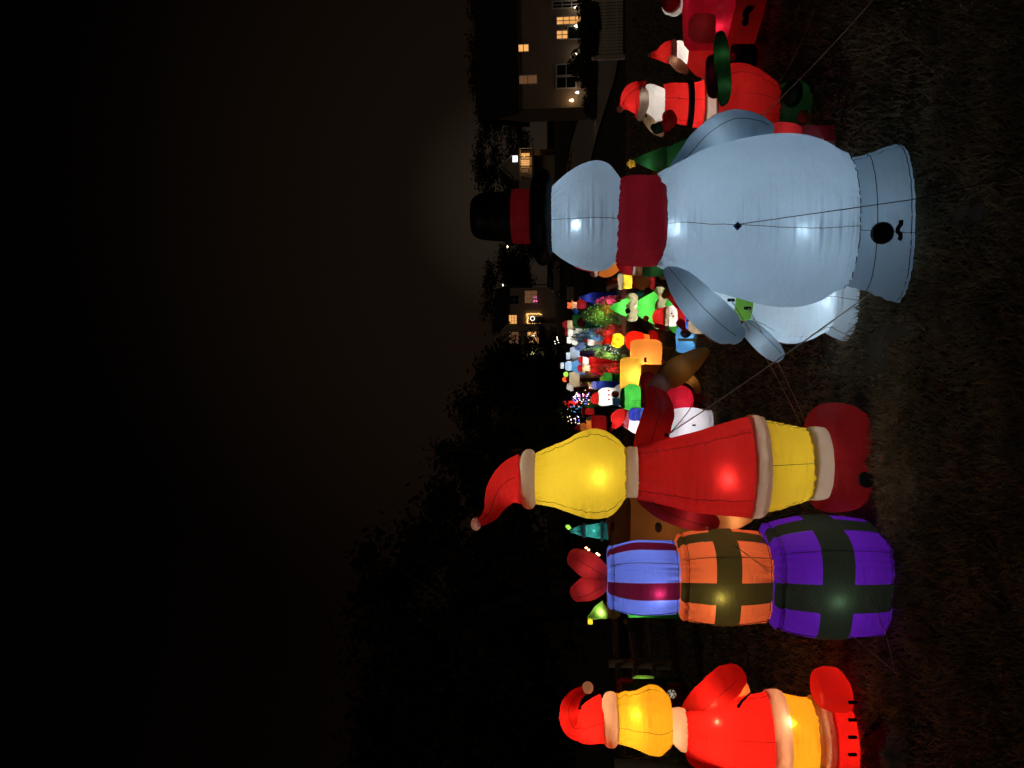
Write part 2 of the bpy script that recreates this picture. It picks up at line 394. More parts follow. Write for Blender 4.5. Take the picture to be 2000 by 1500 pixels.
# ---- grass blades
def grass(n):
    d = 2.2 + (np.random.rand(n) ** 2.0) * 26.0
    a = (np.random.rand(n) * 2 - 1) * 0.62
    X = d * np.tan(a); Y = d
    clump = np.array([noise.noise(Vector((x * 2.2, y * 2.2, 1.0))) for x, y in zip(X, Y)])
    fine = np.array([noise.noise(Vector((x * 9, y * 9, 4.0))) for x, y in zip(X, Y)])
    keep = (clump + 0.8 * fine) > -0.62; X = X[keep]; Y = Y[keep]; d = d[keep]; c = clump[keep]; n = len(X)
    h = (0.026 + 0.035 * np.random.rand(n)) * (1.0 + 0.9 * c) * (1 + d * 0.012)
    w = 0.0022 + 0.0009 * d
    an = np.random.rand(n) * 6.283; lean = (np.random.rand(n) * 1.1 + 0.15) * h; la = np.random.rand(n) * 6.283
    z = np.array([tz(x, y) for x, y in zip(X, Y)]) - 0.006
    V = np.zeros((n, 3, 3))
    V[:, 0] = np.stack([X - w * np.cos(an), Y - w * np.sin(an), z], 1); V[:, 1] = np.stack([X + w * np.cos(an), Y + w * np.sin(an), z], 1)
    V[:, 2] = np.stack([X + lean * np.cos(la), Y + lean * np.sin(la), z + h], 1)
    me = bpy.data.meshes.new('grass')
    me.vertices.add(n * 3); me.vertices.foreach_set('co', V.reshape(-1)); me.loops.add(n * 3); me.loops.foreach_set('vertex_index', np.arange(n * 3))
    me.polygons.add(n); me.polygons.foreach_set('loop_start', np.arange(0, n * 3, 3)); me.polygons.foreach_set('loop_total', np.full(n, 3)); me.update()
    me.materials.append(leafy('grass_blade', (0.28, 0.24, 0.155), 0.3))
    o = bpy.data.objects.new('grass', me); link(o); tag(o, 'short brownish winter lawn grass', 'grass', kind='stuff')
grass(300000)
def fallen(n):
    V = []; F = []
    for _ in range(n):
        d = 2.4 + random.random() ** 1.5 * 13; a = random.uniform(-.58, .58); X = d * math.tan(a); z = tz(X, d) + 0.03 + random.random() * 0.02
        s = random.uniform(0.012, 0.032) * (1 + 0.03 * d); an = random.random() * 6.28; ca, sa = math.cos(an), math.sin(an); k = len(V); cu = random.uniform(-.4, .8) * s
        for (u, v, w) in ((-1.2, 0, 0), (-.4, .65, cu), (.5, .6, cu), (1.2, 0, cu * .4), (.45, -.6, cu * .7), (-.45, -.6, cu)):
            V.append((X + s * (u * ca - v * sa), d + s * (u * sa + v * ca), z + w))
        F += [(k, k + 1, k + 2, k + 3), (k, k + 3, k + 4, k + 5)]
    o = mesh_obj('fallen_leaves', V, F, leafy('dry_leaf', (0.15, 0.085, 0.05), 0.2), smooth=False); tag(o, 'dry brown leaves scattered over the lawn', 'leaves', kind='stuff')
fallen(230)

# ---- road in front of the houses and the light drive of the near house
def strip(name, pts, w, mat, dz=0.03):
    V = []; F = []; n = len(pts)
    pts = [Vector(p) for p in catmull(pts, 24)]
    for i, p in enumerate(pts):
        d = (pts[min(i + 1, 23)] - pts[max(i - 1, 0)]); d.z = 0; d.normalize(); s = Vector((-d.y, d.x, 0))
        for k in (-1, -0.5, 0, 0.5, 1):
            q = p + s * w * k; V.append((q.x, q.y, tz(q.x, q.y) + dz))
    for i in range(len(pts) - 1):
        for k in range(4): a = i * 5 + k; F.append((a, a + 1, a + 6, a + 5))
    o = mesh_obj(name, V, F, mat); o['kind'] = 'structure'; return o
ASPH = solid('asphalt', (0.05, 0.048, 0.046), 0.9, 6, 0.3, 0.3)
CONC = solid('drive_concrete', (0.60, 0.51, 0.44), 0.9, 3, 0.25, 0.2)
strip('road', [(-60, 84, 0), (-20, 80, 0), (10, 76, 0), (40, 70, 0), (80, 60, 0)], 3.2, ASPH, 0.12)
near_e = [(1216, 60), (1212, 110), (1206, 150), (1190, 200), (1168, 270), (1152, 340), (1143, 420)]; far_e = [(1172, 60), (1163, 110), (1152, 160), (1140, 210), (1118, 280), (1108, 340), (1105, 420)]
V = []; F = []
for (na, fa) in zip(catmull(near_e, 26), catmull(far_e, 26)):
    Da, Db = Dg(*na), Dg(*fa); A = P(*na, Da); B = P(*fa, Db)
    for k in range(9): q = A.lerp(B, k / 8); V.append((q.x, q.y, tz(q.x, q.y) + .11))
for i in range(25):
    for k in range(8): a = i * 9 + k; F.append((a, a + 9, a + 10, a + 1))
o = mesh_obj('driveway', V, F, CONC); o['kind'] = 'structure'

# ---- trees
BARK = solid('bark', (0.07, 0.05, 0.038), 1.0, 6, 0.4, 0.8)
LEAF = leafy('tree_leaf', (0.060, 0.052, 0.028), 0.25); PINE = leafy('pine_leaf', (0.038, 0.052, 0.028), 0.15)
def crown_mesh(name, seed, n, kind):
    rnd = random.Random(seed); V = []; F = []
    cl = []
    nc = 60 if kind == 'round' else 70
    for _ in range(nc):
        if kind == 'round':
            while True:
                p = Vector((rnd.uniform(-1, 1), rnd.uniform(-1, 1), rnd.uniform(-1, 1)))
                if p.length < 1: break
            p = p.normalized() * p.length ** 0.55; r = rnd.uniform(.12, .30)
        else:
            zz = rnd.random() ** 1.3 * 2 - 1; q = (1 - (zz + 1) / 2) * 0.95 + .03; an = rnd.random() * 6.28; p = Vector((math.cos(an) * q * rnd.uniform(.5, 1), math.sin(an) * q * rnd.uniform(.5, 1), zz)); r = rnd.uniform(.09, .2)
        cl.append((p, r))
    for i in range(n):
        p, r = cl[i % nc]; 
        o = Vector((rnd.gauss(0, 1), rnd.gauss(0, 1), rnd.gauss(0, .8))) * r * 0.55; c = p + o
        s = rnd.uniform(.018, .045) if kind == 'round' else rnd.uniform(.015, .035)
        a = Vector((rnd.gauss(0, 1), rnd.gauss(0, 1), rnd.gauss(0, 1))).normalized(); b = a.cross(Vector((rnd.gauss(0, 1), rnd.gauss(0, 1), rnd.gauss(0, 1)))).normalized(); k = len(V)
        for (u, v) in ((-1.3, 0), (0, .6), (1.3, 0), (0, -.6)): V.append(tuple(c + a * u * s + b * v * s))
        F.append((k, k + 1, k + 2, k + 3))
    me = bpy.data.meshes.new(name); me.from_pydata(V, [], F); me.update(); me.materials.append(LEAF if kind == 'round' else PINE); return me
def trunk_mesh(seed, kind):
    rnd = random.Random(seed); parts = []
    H = 1.0
    pts = [Vector((0, 0, 0))]; 
    for i in range(1, 9): pts.append(Vector((rnd.gauss(0, .010) * i * .4, rnd.gauss(0, .012) * i * .4, i / 8 * (0.62 if kind == 'round' else .95))))
    parts.append(tube_mesh(pts, [0.034 * (1 - .085 * i) for i in range(9)], 9))
    for k in range(9 if kind == 'round' else 5):
        i = rnd.randint(3, 8); a = rnd.random() * 6.28; L = rnd.uniform(.10, .22); b = pts[i]
        q = [b + Vector((math.cos(a) * L * f, math.sin(a) * L * f, L * (f ** 1.0) * rnd.uniform(.7, 1.1))) for f in (0, .35, .7, 1)]
        parts.append(tube_mesh(q, [.015, .011, .007, .003], 6))
    V, F = joinvf(parts); me = bpy.data.meshes.new('trunk'); me.from_pydata(V, [], F); me.update(); me.shade_smooth(); me.materials.append(BARK); return me
CR = {k: [crown_mesh('crown', 11 * i + j, 9000, k) for i in range(3)] for j, k in enumerate(('round', 'cone'))}
TK = {k: [trunk_mesh(5 * i + j, k) for i in range(2)] for j, k in enumerate(('round', 'cone'))}
def tree(X, Y, h, w, kind, i, label, rz=0.0):
    r = empty('tree' if kind == 'round' else 'evergreen_tree', (X, Y, tz(X, Y) - 0.05)); tag(r, label, 'tree', 'trees around the yard and houses')
    t = bpy.data.objects.new('trunk', TK[kind][i % 2]); link(t); t.parent = r; t.scale = (h, h, h)
    c = bpy.data.objects.new('crown', CR[kind][i % 3]); link(c); c.parent = r
    lo = 0.26 if kind == 'round' else 0.10
    c.location = (0, 0, h * (lo + (1 - lo) / 2)); c.scale = (w, w, h * (1 - lo) / 2 * 1.0); r.rotation_euler.z = rz
for a in [
    (-4.6, 15.5, 6.6, 2.6, 'round', 0, 'tall bushy tree right behind the gift stack bow', .3),
    (-8.4, 19.5, 7.6, 3.2, 'round', 1, 'broad dark tree beyond the rail fence', 1.2),
    (-3.2, 43.0, 8.4, 5.0, 'round', 2, 'lower round tree right behind the yellow hatted head', 2.0),
    (-13.6, 24, 8.0, 3.4, 'round', 1, 'dark tree at the lower frame edge past the fence', 4.0),
    (-2.9, 30.0, 7.4, 2.9, 'cone', 0, 'pointed evergreen between the leafy trees', .5),
    (-0.3, 47, 6.5, 3.2, 'round', 1, 'dark tree behind the far row of inflatables', 2.9),
    (1.9, 64, 4.6, 3.0, 'round', 0, 'bushy tree in front of the gabled garage', .9),
    (13.5, 118, 11, 7, 'round', 2, 'tree crown rising right behind the tall top hat', .1),
    (22.5, 120, 8.0, 8, 'round', 0, 'low wide tree behind the small porch house', 1.9),
    (33, 112, 11.5, 8, 'round', 1, 'tree standing beyond the end of the near house', 2.4),
    (41.5, 92, 11.5, 8, 'round', 2, 'dark tree showing above the near house roof', 3.3),
    (48, 80, 11, 7, 'cone', 1, 'evergreen above the near house at the frame edge', .8),
    (4.5, 128, 10.5, 7, 'cone', 2, 'evergreen behind the gabled house', 1.6),
    (-3.5, 112, 11, 6, 'round', 2, 'tall tree left of the gabled house garage', 5.0),
    (-16, 60, 10, 5, 'round', 0, 'far tree above the left figure', 3.7),
    (-25, 70, 10.5, 6, 'round', 1, 'far tree at the lower left edge of the sky', 5.5)]: tree(*a)

# ---- houses
SIDE = solid('house_siding', (0.32, 0.235, 0.17), 0.8, 2, 0.08, 0.15)
SIDE2 = solid('far_siding', (0.46, 0.36, 0.28), 0.8, 2, 0.1, 0.15)
ROOF = solid('roof_shingle', (0.030, 0.026, 0.025), 0.95, 5, 0.3, 0.4)
TRIM = solid('white_trim', (0.60, 0.56, 0.50), 0.7, 4, 0.08, 0.05)
GLASS = solid('dark_glass', (0.012, 0.012, 0.014), 0.12, 2, 0.2, 0)
PANE = glow('lit_pane', (1.0, 0.46, 0.13), 0.95); PANEW = glow('white_pane', (0.95, 0.97, 1.0), 1.6); PANED = glow('dim_pane', (0.8, 0.35, 0.16), 0.16)
CANDLE = glow('candle_bulb', (1.0, 0.85, 0.60), 5.0); PORCH = glow('porch_bulb', (1.0, 0.62, 0.28), 6.0)
def frame_at(origin, ux):       # facade frame: u along wall, z up, n outwards
    ux = Vector(ux).normalized(); n = Vector((ux.y, -ux.x, 0)); return origin, ux, n
def fbox(fr, u0, u1, z0, z1, n0, n1):
    o, ux, n = fr; V = []
    for (u, w, z) in ((u0, n0, z0), (u1, n0, z0), (u1, n1, z0), (u0, n1, z0), (u0, n0, z1), (u1, n0, z1), (u1, n1, z1), (u0, n1, z1)):
        V.append(tuple(o + ux * u + n * w + Vector((0, 0, z))))
    return V, [(0, 1, 2, 3), (4, 7, 6, 5), (0, 4, 5, 1), (1, 5, 6, 2), (2, 6, 7, 3), (3, 7, 4, 0)]
def window(root, fr, u, z, w, h, pane, cols=2, rows=2, fw_=0.09, label=None):
    V, F = joinvf([fbox(fr, u - w / 2 - fw_, u + w / 2 + fw_, z - fw_, z, 0.0, .07), fbox(fr, u - w / 2 - fw_, u + w / 2 + fw_, z + h, z + h + fw_, 0.0, .07),
                   fbox(fr, u - w / 2 - fw_, u - w / 2, z, z + h, 0, .065), fbox(fr, u + w / 2, u + w / 2 + fw_, z, z + h, 0, .065)])
    wi = mesh_obj('window', V, F, TRIM, root, smooth=False)
    V, F = fbox(fr, u - w / 2, u + w / 2, z, z + h, 0.004, 0.02); mesh_obj('pane', V, F, pane, wi, root.location, False)
    L = []
    for i in range(1, cols): c = u - w / 2 + w * i / cols; L.append(fbox(fr, c - .02, c + .02, z, z + h, .024, .045))
    for i in range(1, rows): c = z + h * i / rows; L.append(fbox(fr, u - w / 2, u + w / 2, c - .02, c + .02, .026, .05))
    if L: V, F = joinvf(L); mesh_obj('muntin', V, F, TRIM, wi, root.location, False)
    return wi
def bulb(root, p, r, mat, name='bulb'):
    V, F = tube_mesh([p + Vector((0, 0, -r)), p + Vector((0, 0, -r * .4)), p + Vector((0, 0, r * .5)), p + Vector((0, 0, r * 1.6))], [r * .3, r, r * .7, r * .1], 8)
    return mesh_obj(name, V, F, mat, root)
def gable_house(root, fr, W, dep, H, rh, wallm, over=0.35, axis='u'):
    """walls with the ridge along u (axis 'u') or towards the viewer (axis 'n')"""
    o, ux, n = fr; Z = Vector((0, 0, 1))
    def pt(u, w, z): return tuple(o + ux * u + n * w + Z * z)
    if axis == 'u':
        V = [pt(0, 0, -1), pt(W, 0, -1), pt(W, -dep, -1), pt(0, -dep, -1), pt(0, 0, H), pt(W, 0, H), pt(W, -dep, H), pt(0, -dep, H), pt(0, -dep / 2, H + rh), pt(W, -dep / 2, H + rh)]
        F = [(0, 1, 5, 4), (2, 3, 7, 6), (1, 2, 6, 9, 5), (3, 0, 4, 8, 7)]
        mesh_obj('wall', V, F, wallm, root, smooth=False)
        k = rh / (dep / 2); t = .14
        L = []
        for s in (1, -1):
            e0 = (over if s == 1 else -dep - over); ze = H - over * k
            q = [pt(-over, e0, ze), pt(W + over, e0, ze), pt(W + over, -dep / 2, H + rh), pt(-over, -dep / 2, H + rh)]
            q2 = [tuple(Vector(a) + Z * t) for a in q]; L.append((q + q2, [(0, 1, 2, 3), (4, 7, 6, 5), (0, 4, 5, 1), (1, 5, 6, 2), (2, 6, 7, 3), (3, 7, 4, 0)]))
        V, F = joinvf(L); mesh_obj('roof', V, F, ROOF, root, smooth=False)
    else:
        V = [pt(0, 0, -1), pt(W, 0, -1), pt(W, -dep, -1), pt(0, -dep, -1), pt(0, 0, H), pt(W, 0, H), pt(W, -dep, H), pt(0, -dep, H), pt(W / 2, 0, H + rh), pt(W / 2, -dep, H + rh)]
        F = [(0, 1, 5, 8, 4), (2, 3, 7, 9, 6), (1, 2, 6, 5), (3, 0, 4, 7)]
        mesh_obj('wall', V, F, wallm, root, smooth=False); k = rh / (W / 2); t = .14; L = []
        for s in (0, 1):
            e0 = -over if s == 0 else W + over; ze = H - over * k
            q = [pt(e0, over, ze), pt(W / 2, over, H + rh), pt(W / 2, -dep, H + rh), pt(e0, -dep, ze)]; q2 = [tuple(Vector(a) + Z * t) for a in q]
            L.append((q + q2, [(0, 1, 2, 3), (4, 7, 6, 5), (0, 4, 5, 1), (1, 5, 6, 2), (2, 6, 7, 3), (3, 7, 4, 0)]))
        V, F = joinvf(L); mesh_obj('roof', V, F, ROOF, root, smooth=False)
        # rake boards
        L = []
        for s in (0, 1):
            a = Vector(pt(-over if s == 0 else W + over, over + .03, H - over * k)); b = Vector(pt(W / 2, over + .03, H + rh)); L.append(tube_mesh([a, b], .09, 4))
        V, F = joinvf(L); mesh_obj('rake_board', V, F, TRIM, root, smooth=False)

# near house on the right
HD = 43.0; k43 = HD / FPX
hp = P(1165, 208, HD); zb = tz(hp.x, HD)
root = empty('house', (hp.x, HD, zb)); tag(root, 'big two-storey house with long dark roof behind the picket fence', 'house')
HU = Vector((0.955, -0.245, 0)).normalized(); fr = frame_at(Vector((hp.x, HD, zb)), HU)
def UZ(x, y):                   # where the view ray meets the facade plane
    d = ray(x, y); n = fr[2]; s = (fr[0] - Vector((0, 0, CAMH))).dot(n) / d.dot(n); q = Vector((0, 0, CAMH)) + d * s
    return (q - fr[0]).dot(fr[1]), q.z - zb, q
He = UZ(1008, 200)[1]; gable_house(root, fr, 13.5, 8.0, He, 2.7, SIDE, 0.3)
def pw(x0, x1, y0, y1, pane, c, r, tr=0.07):
    u0, z1, _ = UZ(x0, y1); u1, z0, _ = UZ(x1, y0); return window(root, fr, (u0 + u1) / 2, z0, abs(u1 - u0), z1 - z0, pane, c, r, tr)
pw(1013, 1032, 87, 101, PANE, 1, 2)
pw(1014, 1048, 147, 164, PANED, 1, 2)
pw(1088, 1136, 32, 48, PANE, 2, 4, .05); pw(1088, 1108, 60, 76, PANE, 2, 2, .05); pw(1110, 1136, 52, 76, GLASS, 1, 1, .05)
pw(1088, 1124, 126, 147, GLASS, 1, 2); pw(1088, 1124, 150, 172, GLASS, 1, 2)
pw(1080, 1135, 2, 16, GLASS, 2, 3)
for (x, y) in ((1126, 17), (1126, 53), (1126, 107), (1128, 182)):
    q = UZ(x, y)[2] + fr[2] * .3; bulb(root, q, .085, CANDLE, 'candle_lamp'); lamp(root, q + Vector((0, -.25, .05)), 0.8, NEUT, .06)
q = UZ(1117, 197)[2] + fr[2] * .25; bulb(root, q, .1, PORCH, 'wall_lamp'); lamp(root, q + Vector((0, -.35, .1)), 1.6, WARM, .08)
V, F = joinvf([fbox(fr, .0, 13.3, He - .22, He - .02, .004, .10)]); mesh_obj('fascia', V, F, TRIM, root, smooth=False)
# shrubs along its front
SHRUB = leafy('shrub_leaf', (0.045, 0.050, 0.025), .2)
def bush_mesh(seed, n, s0=.05, s1=.10):
    rnd = random.Random(seed); V = []; F = []
    for _ in range(n):
        d = Vector((rnd.gauss(0, 1), rnd.gauss(0, 1), rnd.gauss(0, 1))).normalized(); d.z = abs(d.z) * 1.2 - .15
        c = d * (rnd.uniform(.62, 1.0) * (1 + .14 * noise.noise(d * 3 + Vector((seed, 0, 0))))); s = rnd.uniform(s0, s1)
        a = Vector((rnd.gauss(0, 1), rnd.gauss(0, 1), rnd.gauss(0, 1))).normalized(); b = a.cross(d + Vector((.01, .02, .03))).normalized(); k = len(V)
        for (u, v) in ((-1.3, 0), (0, .7), (1.3, 0), (0, -.7)): V.append(tuple(c + a * u * s + b * v * s))
        F.append((k, k + 1, k + 2, k + 3))
    me = bpy.data.meshes.new('foliage'); me.from_pydata(V, [], F); me.update(); return me
BM = [bush_mesh(i, 900) for i in range(3)]
def bush(name, label, X, Y, w, h, me, mat, group=None):
    z = tz(X, Y); r = empty(name, (X, Y, z)); tag(r, label, 'bush', group)
    m2 = me.copy(); m2.materials.clear(); m2.materials.append(mat)
    f = bpy.data.objects.new('foliage', m2); link(f); f.parent = r; f.scale = (w, w * .9, h); f.location = (0, 0, h * .16)
    V, F = tube_mesh([Vector((0, 0, 0)), Vector((w * .05, 0, h * .4)), Vector((0, w * .04, h * .8))], [.05 * w + .02, .04 * w, .02 * w], 6); mesh_obj('stem', V, F, BARK, r, Vector((0, 0, 0)))
    return r
for i, (y, w, h, lb) in enumerate(((30, 2.6, 1.1, 'dark clipped shrub under the large lit window'), (88, 1.3, 1.0, 'dark shrub below the small lit upstairs window'), (133, 1.2, 1.5, 'rounded dark shrub before the paired dark windows'), (162, 1.0, .9, 'low shrub under the left dark window'), (210, .9, .8, 'small shrub at the near house corner'))):
    q = UZ(1160, y)[2] + fr[2] * 1.5; bush('shrub', lb, q.x, q.y, w, h, BM[i % 3], SHRUB, 'shrubs along the near house')

# picket fence, each picket its own piece
FD = 29.0
a = P(1200, -12, FD); b = P(1200, 112, FD)
root = empty('picket_fence', (b.x, FD, tz(b.x, FD))); tag(root, 'white picket fence with ball-topped post at the upper frame edge', 'fence')
PICK = solid('fence_paint', (0.82, 0.72, 0.58), .8, 4, .12, .1)
zg = tz(b.x, FD); L = a.x - b.x; npk = 20
pk0 = None
for i in range(npk):
    f = (i + .8) / npk; xx = b.x + L * f; hh = 1.02 - .16 * math.sin(math.pi * min(1, f * 1.02)) ; w = .042
    V, F = box_vf((xx - w, FD - .012, zg + .06), (xx + w, FD + .012, zg + hh)); V += [(xx, FD - .012, zg + hh + .05), (xx, FD + .012, zg + hh + .05)]; F += [(4, 5, 8), (7, 9, 6), (5, 6, 9, 8), (7, 4, 8, 9)]
    mesh_obj('picket', V, F, PICK, root, smooth=False)
for z in (.30, .78):
    V, F = box_vf((b.x, FD + .014, zg + z - .045), (a.x, FD + .05, zg + z + .045)); mesh_obj('rail', V, F, PICK, root, smooth=False)
for xx in (b.x, b.x + L * .94):
    V, F = box_vf((xx - .075, FD - .06, zg - .05), (xx + .075, FD + .09, zg + 1.12)); po = mesh_obj('post', V, F, PICK, root, smooth=False)
    rg = [(Vector((xx, FD + .015, zg + 1.2 + .09 * math.cos(math.pi * i / 8))), max(.002, .085 * math.sin(math.pi * i / 8)), max(.002, .085 * math.sin(math.pi * i / 8))) for i in range(9)]
    V, F = Loft(rg).mesh(12, 0, 0); mesh_obj('ball_cap', V, F, PICK, po, root.location)

# small porch house
HD = 100.0; hp = P(1052, 345, HD); zb = tz(hp.x, HD); kk = HD / FPX
root = empty('house', (hp.x, HD, zb)); tag(root, 'small distant house with bright white window and glowing porch', 'house')
fr = frame_at(Vector((hp.x, HD, zb)), (1, .05, 0)); def_z = lambda x: P(x, 310, HD).z - zb
gable_house(root, fr, 2.9, 5, def_z(998), 1.5, SIDE2, .15, 'n')
fr2 = frame_at(Vector((hp.x - 3.2, HD + 1.2, zb)), (1, .05, 0)); gable_house(root, fr2, 7.4, 5, def_z(1008), 1.6, SIDE2, .2, 'u')
def w2(x0, x1, y0, y1, pane, c, r): return window(root, fr, (345 - (y0 + y1) / 2) * kk, def_z(x1), abs(y1 - y0) * kk, def_z(x0) - def_z(x1), pane, c, r, .05)
w2(1001, 1011, 302, 315, PANEW, 1, 1); w2(1018, 1034, 298, 308, PANE, 3, 2); w2(1018, 1034, 311, 326, PANE, 4, 3); w2(1019, 1032, 329, 336, PANED, 2, 2)
V, F = joinvf([fbox(fr, -.5, 3.6, def_z(1017), def_z(1015), 0, 1.6), fbox(fr, -.5, 3.6, def_z(1043), def_z(1040), 0, 1.7)] + [fbox(fr, u, u + .12, def_z(1043), def_z(1017), 1.4, 1.5) for u in (-.4, .9, 2.2, 3.4)]); mesh_obj('porch', V, F, TRIM, root, smooth=False)
q = P(1024, 306, HD - 1.0); bulb(root, q, .1, PORCH, 'porch_lamp'); lamp(root, q + Vector((0, 0, -.3)), 14, WARM, .1)
# dim second cottage beside it
hp = P(1050, 372, 104); zb = tz(hp.x, 104); root = empty('house', (hp.x, 104, zb)); tag(root, 'unlit gabled cottage between the porch house and the top hat', 'house')
fr = frame_at(Vector((hp.x, 104, zb)), (1, 0, 0)); k104 = 104 / FPX; gable_house(root, fr, 2.4, 5, 3.4, 1.2, SIDE2, .15, 'n'); window(root, fr, 1.2, 2.6, .5, .55, PANED, 1, 2, .06); window(root, fr, 1.2, .7, 1.2, 1.1, GLASS, 2, 2, .06)

# gabled house with decorated windows
HD = 95.0; hp = P(1082, 690, HD); zb = tz(hp.x, HD); kk = HD / FPX
root = empty('house', (hp.x, HD, zb)); tag(root, 'gabled house with garland lit door and glowing paned windows', 'house')
fr = frame_at(Vector((hp.x, HD, zb)), (1, 0, 0)); zz = lambda x: P(x, 620, HD).z - zb
uu = lambda y: (690 - y) * kk
fra = frame_at(Vector((hp.x + uu(690), HD, zb)), (1, 0, 0))
gable_house(root, fra, uu(632), 7, zz(993), 1.75, SIDE2, .25, 'n')
frb = frame_at(Vector((hp.x + uu(632) + .02, HD + .9, zb)), (1, 0, 0)); gable_house(root, frb, (632 - 560) * kk, 6, zz(990), 1.9, SIDE2, .25, 'u')
def w3(f_, y00, x0, x1, y0, y1, pane, c, r): return window(root, f_, (y00 - (y0 + y1) / 2) * kk, zz(x1), abs(y1 - y0) * kk, zz(x0) - zz(x1), pane, c, r, .06)
w3(fra, 690, 995, 1013, 648, 671, PANED, 2, 2); w3(fra, 690, 1030, 1052, 648, 670, PANE, 3, 2)
w3(frb, 632, 993, 1008, 614, 633 - 2, PANE, 3, 3); w3(frb, 632, 993, 1012, 575, 592, GLASS, 2, 2)
w3(frb, 632, 1024, 1048, 566, 590, PANED, 3, 2)
V, F = fbox(frb, (632 - 630) * kk, (632 - 618) * kk, zz(1062), zz(1033), .004, .05); mesh_obj('door', V, F, solid('door_blue', (.03, .03, .05), .6), root, smooth=False)
GARL = glow('garland_bulb', (1.0, .55, .16), 2.4); MINI = {'w': glow('mini_white', (1, .9, .75), 3.2), 'm': glow('mini_magenta', (1, .15, .6), 2.5), 'b': glow('mini_blue', (.25, .2, 1), 3.0), 'r': glow('mini_red', (1, .05, .08), 2.5), 'g': glow('mini_green', (.2, 1, .2), 2.4), 'y': GARL}
def dots(root, name, pts, r, mat):
    L = []
    for p in pts: L.append(([tuple(p + Vector(d) * r) for d in ((1, 0, 0), (-1, 0, 0), (0, 1, 0), (0, -1, 0), (0, 0, 1), (0, 0, -1))], [(0, 2, 4), (2, 1, 4), (1, 3, 4), (3, 0, 4), (2, 0, 5), (1, 2, 5), (3, 1, 5), (0, 3, 5)]))
    V, F = joinvf(L); o = mesh_obj(name, V, F, mat, root, smooth=False); o['kind'] = 'stuff'; return o
pts = []
for i in range(26): pts.append(P(1030 + random.gauss(0, 1), 613 + i * .8, HD + .75))
for i in range(22): pts.append(P(1031 + i * 1.25, 613 + random.gauss(0, .8), HD + .75)); pts.append(P(1031 + i * 1.25, 633 + random.gauss(0, .8), HD + .75))
dots(root, 'door_garland', pts, .06, GARL)
dots(root, 'door_wreath', [P(1040 + 4 * math.cos(i * .5), 622 + 4 * math.sin(i * .5), HD + .75) for i in range(13)], .06, MINI['w'])
dots(root, 'window_wreath', [P(1041 + 4 * math.cos(i * .5), 659 + 4 * math.sin(i * .5), HD - .2) for i in range(13)], .06, MINI['w'])
dots(root, 'window_lights', [P(1042 + random.uniform(0, 8), 579 + random.uniform(0, 11), HD + .7) for i in range(14)], .045, MINI['m'])
# garage
hp = P(1075, 720, HD - 2); root = empty('garage', (hp.x, HD - 2, tz(hp.x, HD - 2))); tag(root, 'low garage gable with a string of lights down its eave', 'garage')
fr = frame_at(Vector(root.location), (1, 0, 0)); gable_house(root, fr, 42 * (HD - 2) / FPX, 6, 2.6, 1.6, SIDE2, .3, 'n')
V, F = fbox(fr, .5, 2.3, .0, 2.0, .004, .05); mesh_obj('garage_door', V, F, TRIM, root, smooth=False)
dots(root, 'eave_lights', [P(1036 + i * .7, 690 + 2 * math.sin(i), HD - 2.6) for i in range(22)] + [P(1040 + random.gauss(0, 1), 682 + i * .7, HD - 2.6) for i in range(12)], .06, glow('eave_bulb', (.85, .9, .35), 2.2))
# street lamps
def street_lamp(x, y, D, label, s=.16, mat=CANDLE, pw=25):
    q = P(x, y, D); z = tz(q.x, D); r = empty('street_lamp', (q.x, D, z)); tag(r, label, 'street lamp', 'street lamps by the houses')
    V, F = tube_mesh([Vector((q.x, D, z)), Vector((q.x, D, q.z - .3))], [.07, .045], 8); mesh_obj('pole', V, F, solid('lamp_pole', (.03, .03, .03), .5), r)
    V, F = Loft([(Vector((q.x, D, q.z + .28 - i * .08)), .04 + .05 * i, .04 + .05 * i) for i in range(5)]).mesh(8, 1, 0); mesh_obj('hood', V, F, solid('lamp_pole', (.03, .03, .03)), r)
    bulb(r, q, s, mat, 'bulb')
street_lamp(990, 482, 92, 'warm street lamp right beside the top hat'); street_lamp(981, 557, 98, 'white street lamp above the gabled house roof corner', .16, MINI['w'])
street_lamp(967, 637, 130, 'tiny far street lamp above the gabled house', .12, MINI['w'])
street_lamp(1022, 1445, 60, 'far white lamp beyond the trees near the lower frame edge', .12, MINI['w'])

# parked car
CD = 84.0; c = P(1095, 552, CD); zb = tz(c.x, CD)
root = empty('parked_car', (c.x, CD, zb)); tag(root, 'silver sedan parked on the road left of the gabled house', 'car')
SILV = solid('silver_paint', (.36, .34, .32), .35, 3, .05, 0, .3); TYRE = solid('tyre', (.015, .015, .015), .9); 
def side(pts, hw, name, mat, par=root, z0=0.0):
    n = len(pts); V = []; F = []
    for sgn, tap in ((-1, 1), (1, 1)):
        for (u, z) in pts: V.append((c.x + u, CD + sgn * hw * (1 - .10 * max(0, z - .8)), zb + z + z0))
    F.append(tuple(range(n))); F.append(tuple(range(2 * n - 1, n - 1, -1)))
    for i in range(n): j = (i + 1) % n; F.append((i, i + n, j + n, j))
    return mesh_obj(name, V, F, mat, par, root.location, False)
side([(-2.25, .35), (-2.3, .75), (-1.9, .9), (-1.2, .95), (1.35, .98), (2.1, .92), (2.3, .7), (2.25, .35), (1.75, .3), (-1.75, .3)], .88, 'body', SILV)
cab = side([(-1.15, .95), (-.55, 1.40), (.65, 1.44), (1.45, .98)], .82, 'cabin', SILV)
for u0, u1 in ((-.95, 0), (.08, 1.1)):
    V, F = box_vf((c.x + u0 * .9, CD - .845, zb + 1.02), (c.x + u1 * .9, CD - .80, zb + 1.32)); mesh_obj('window', V, F, GLASS, cab, root.location, False)
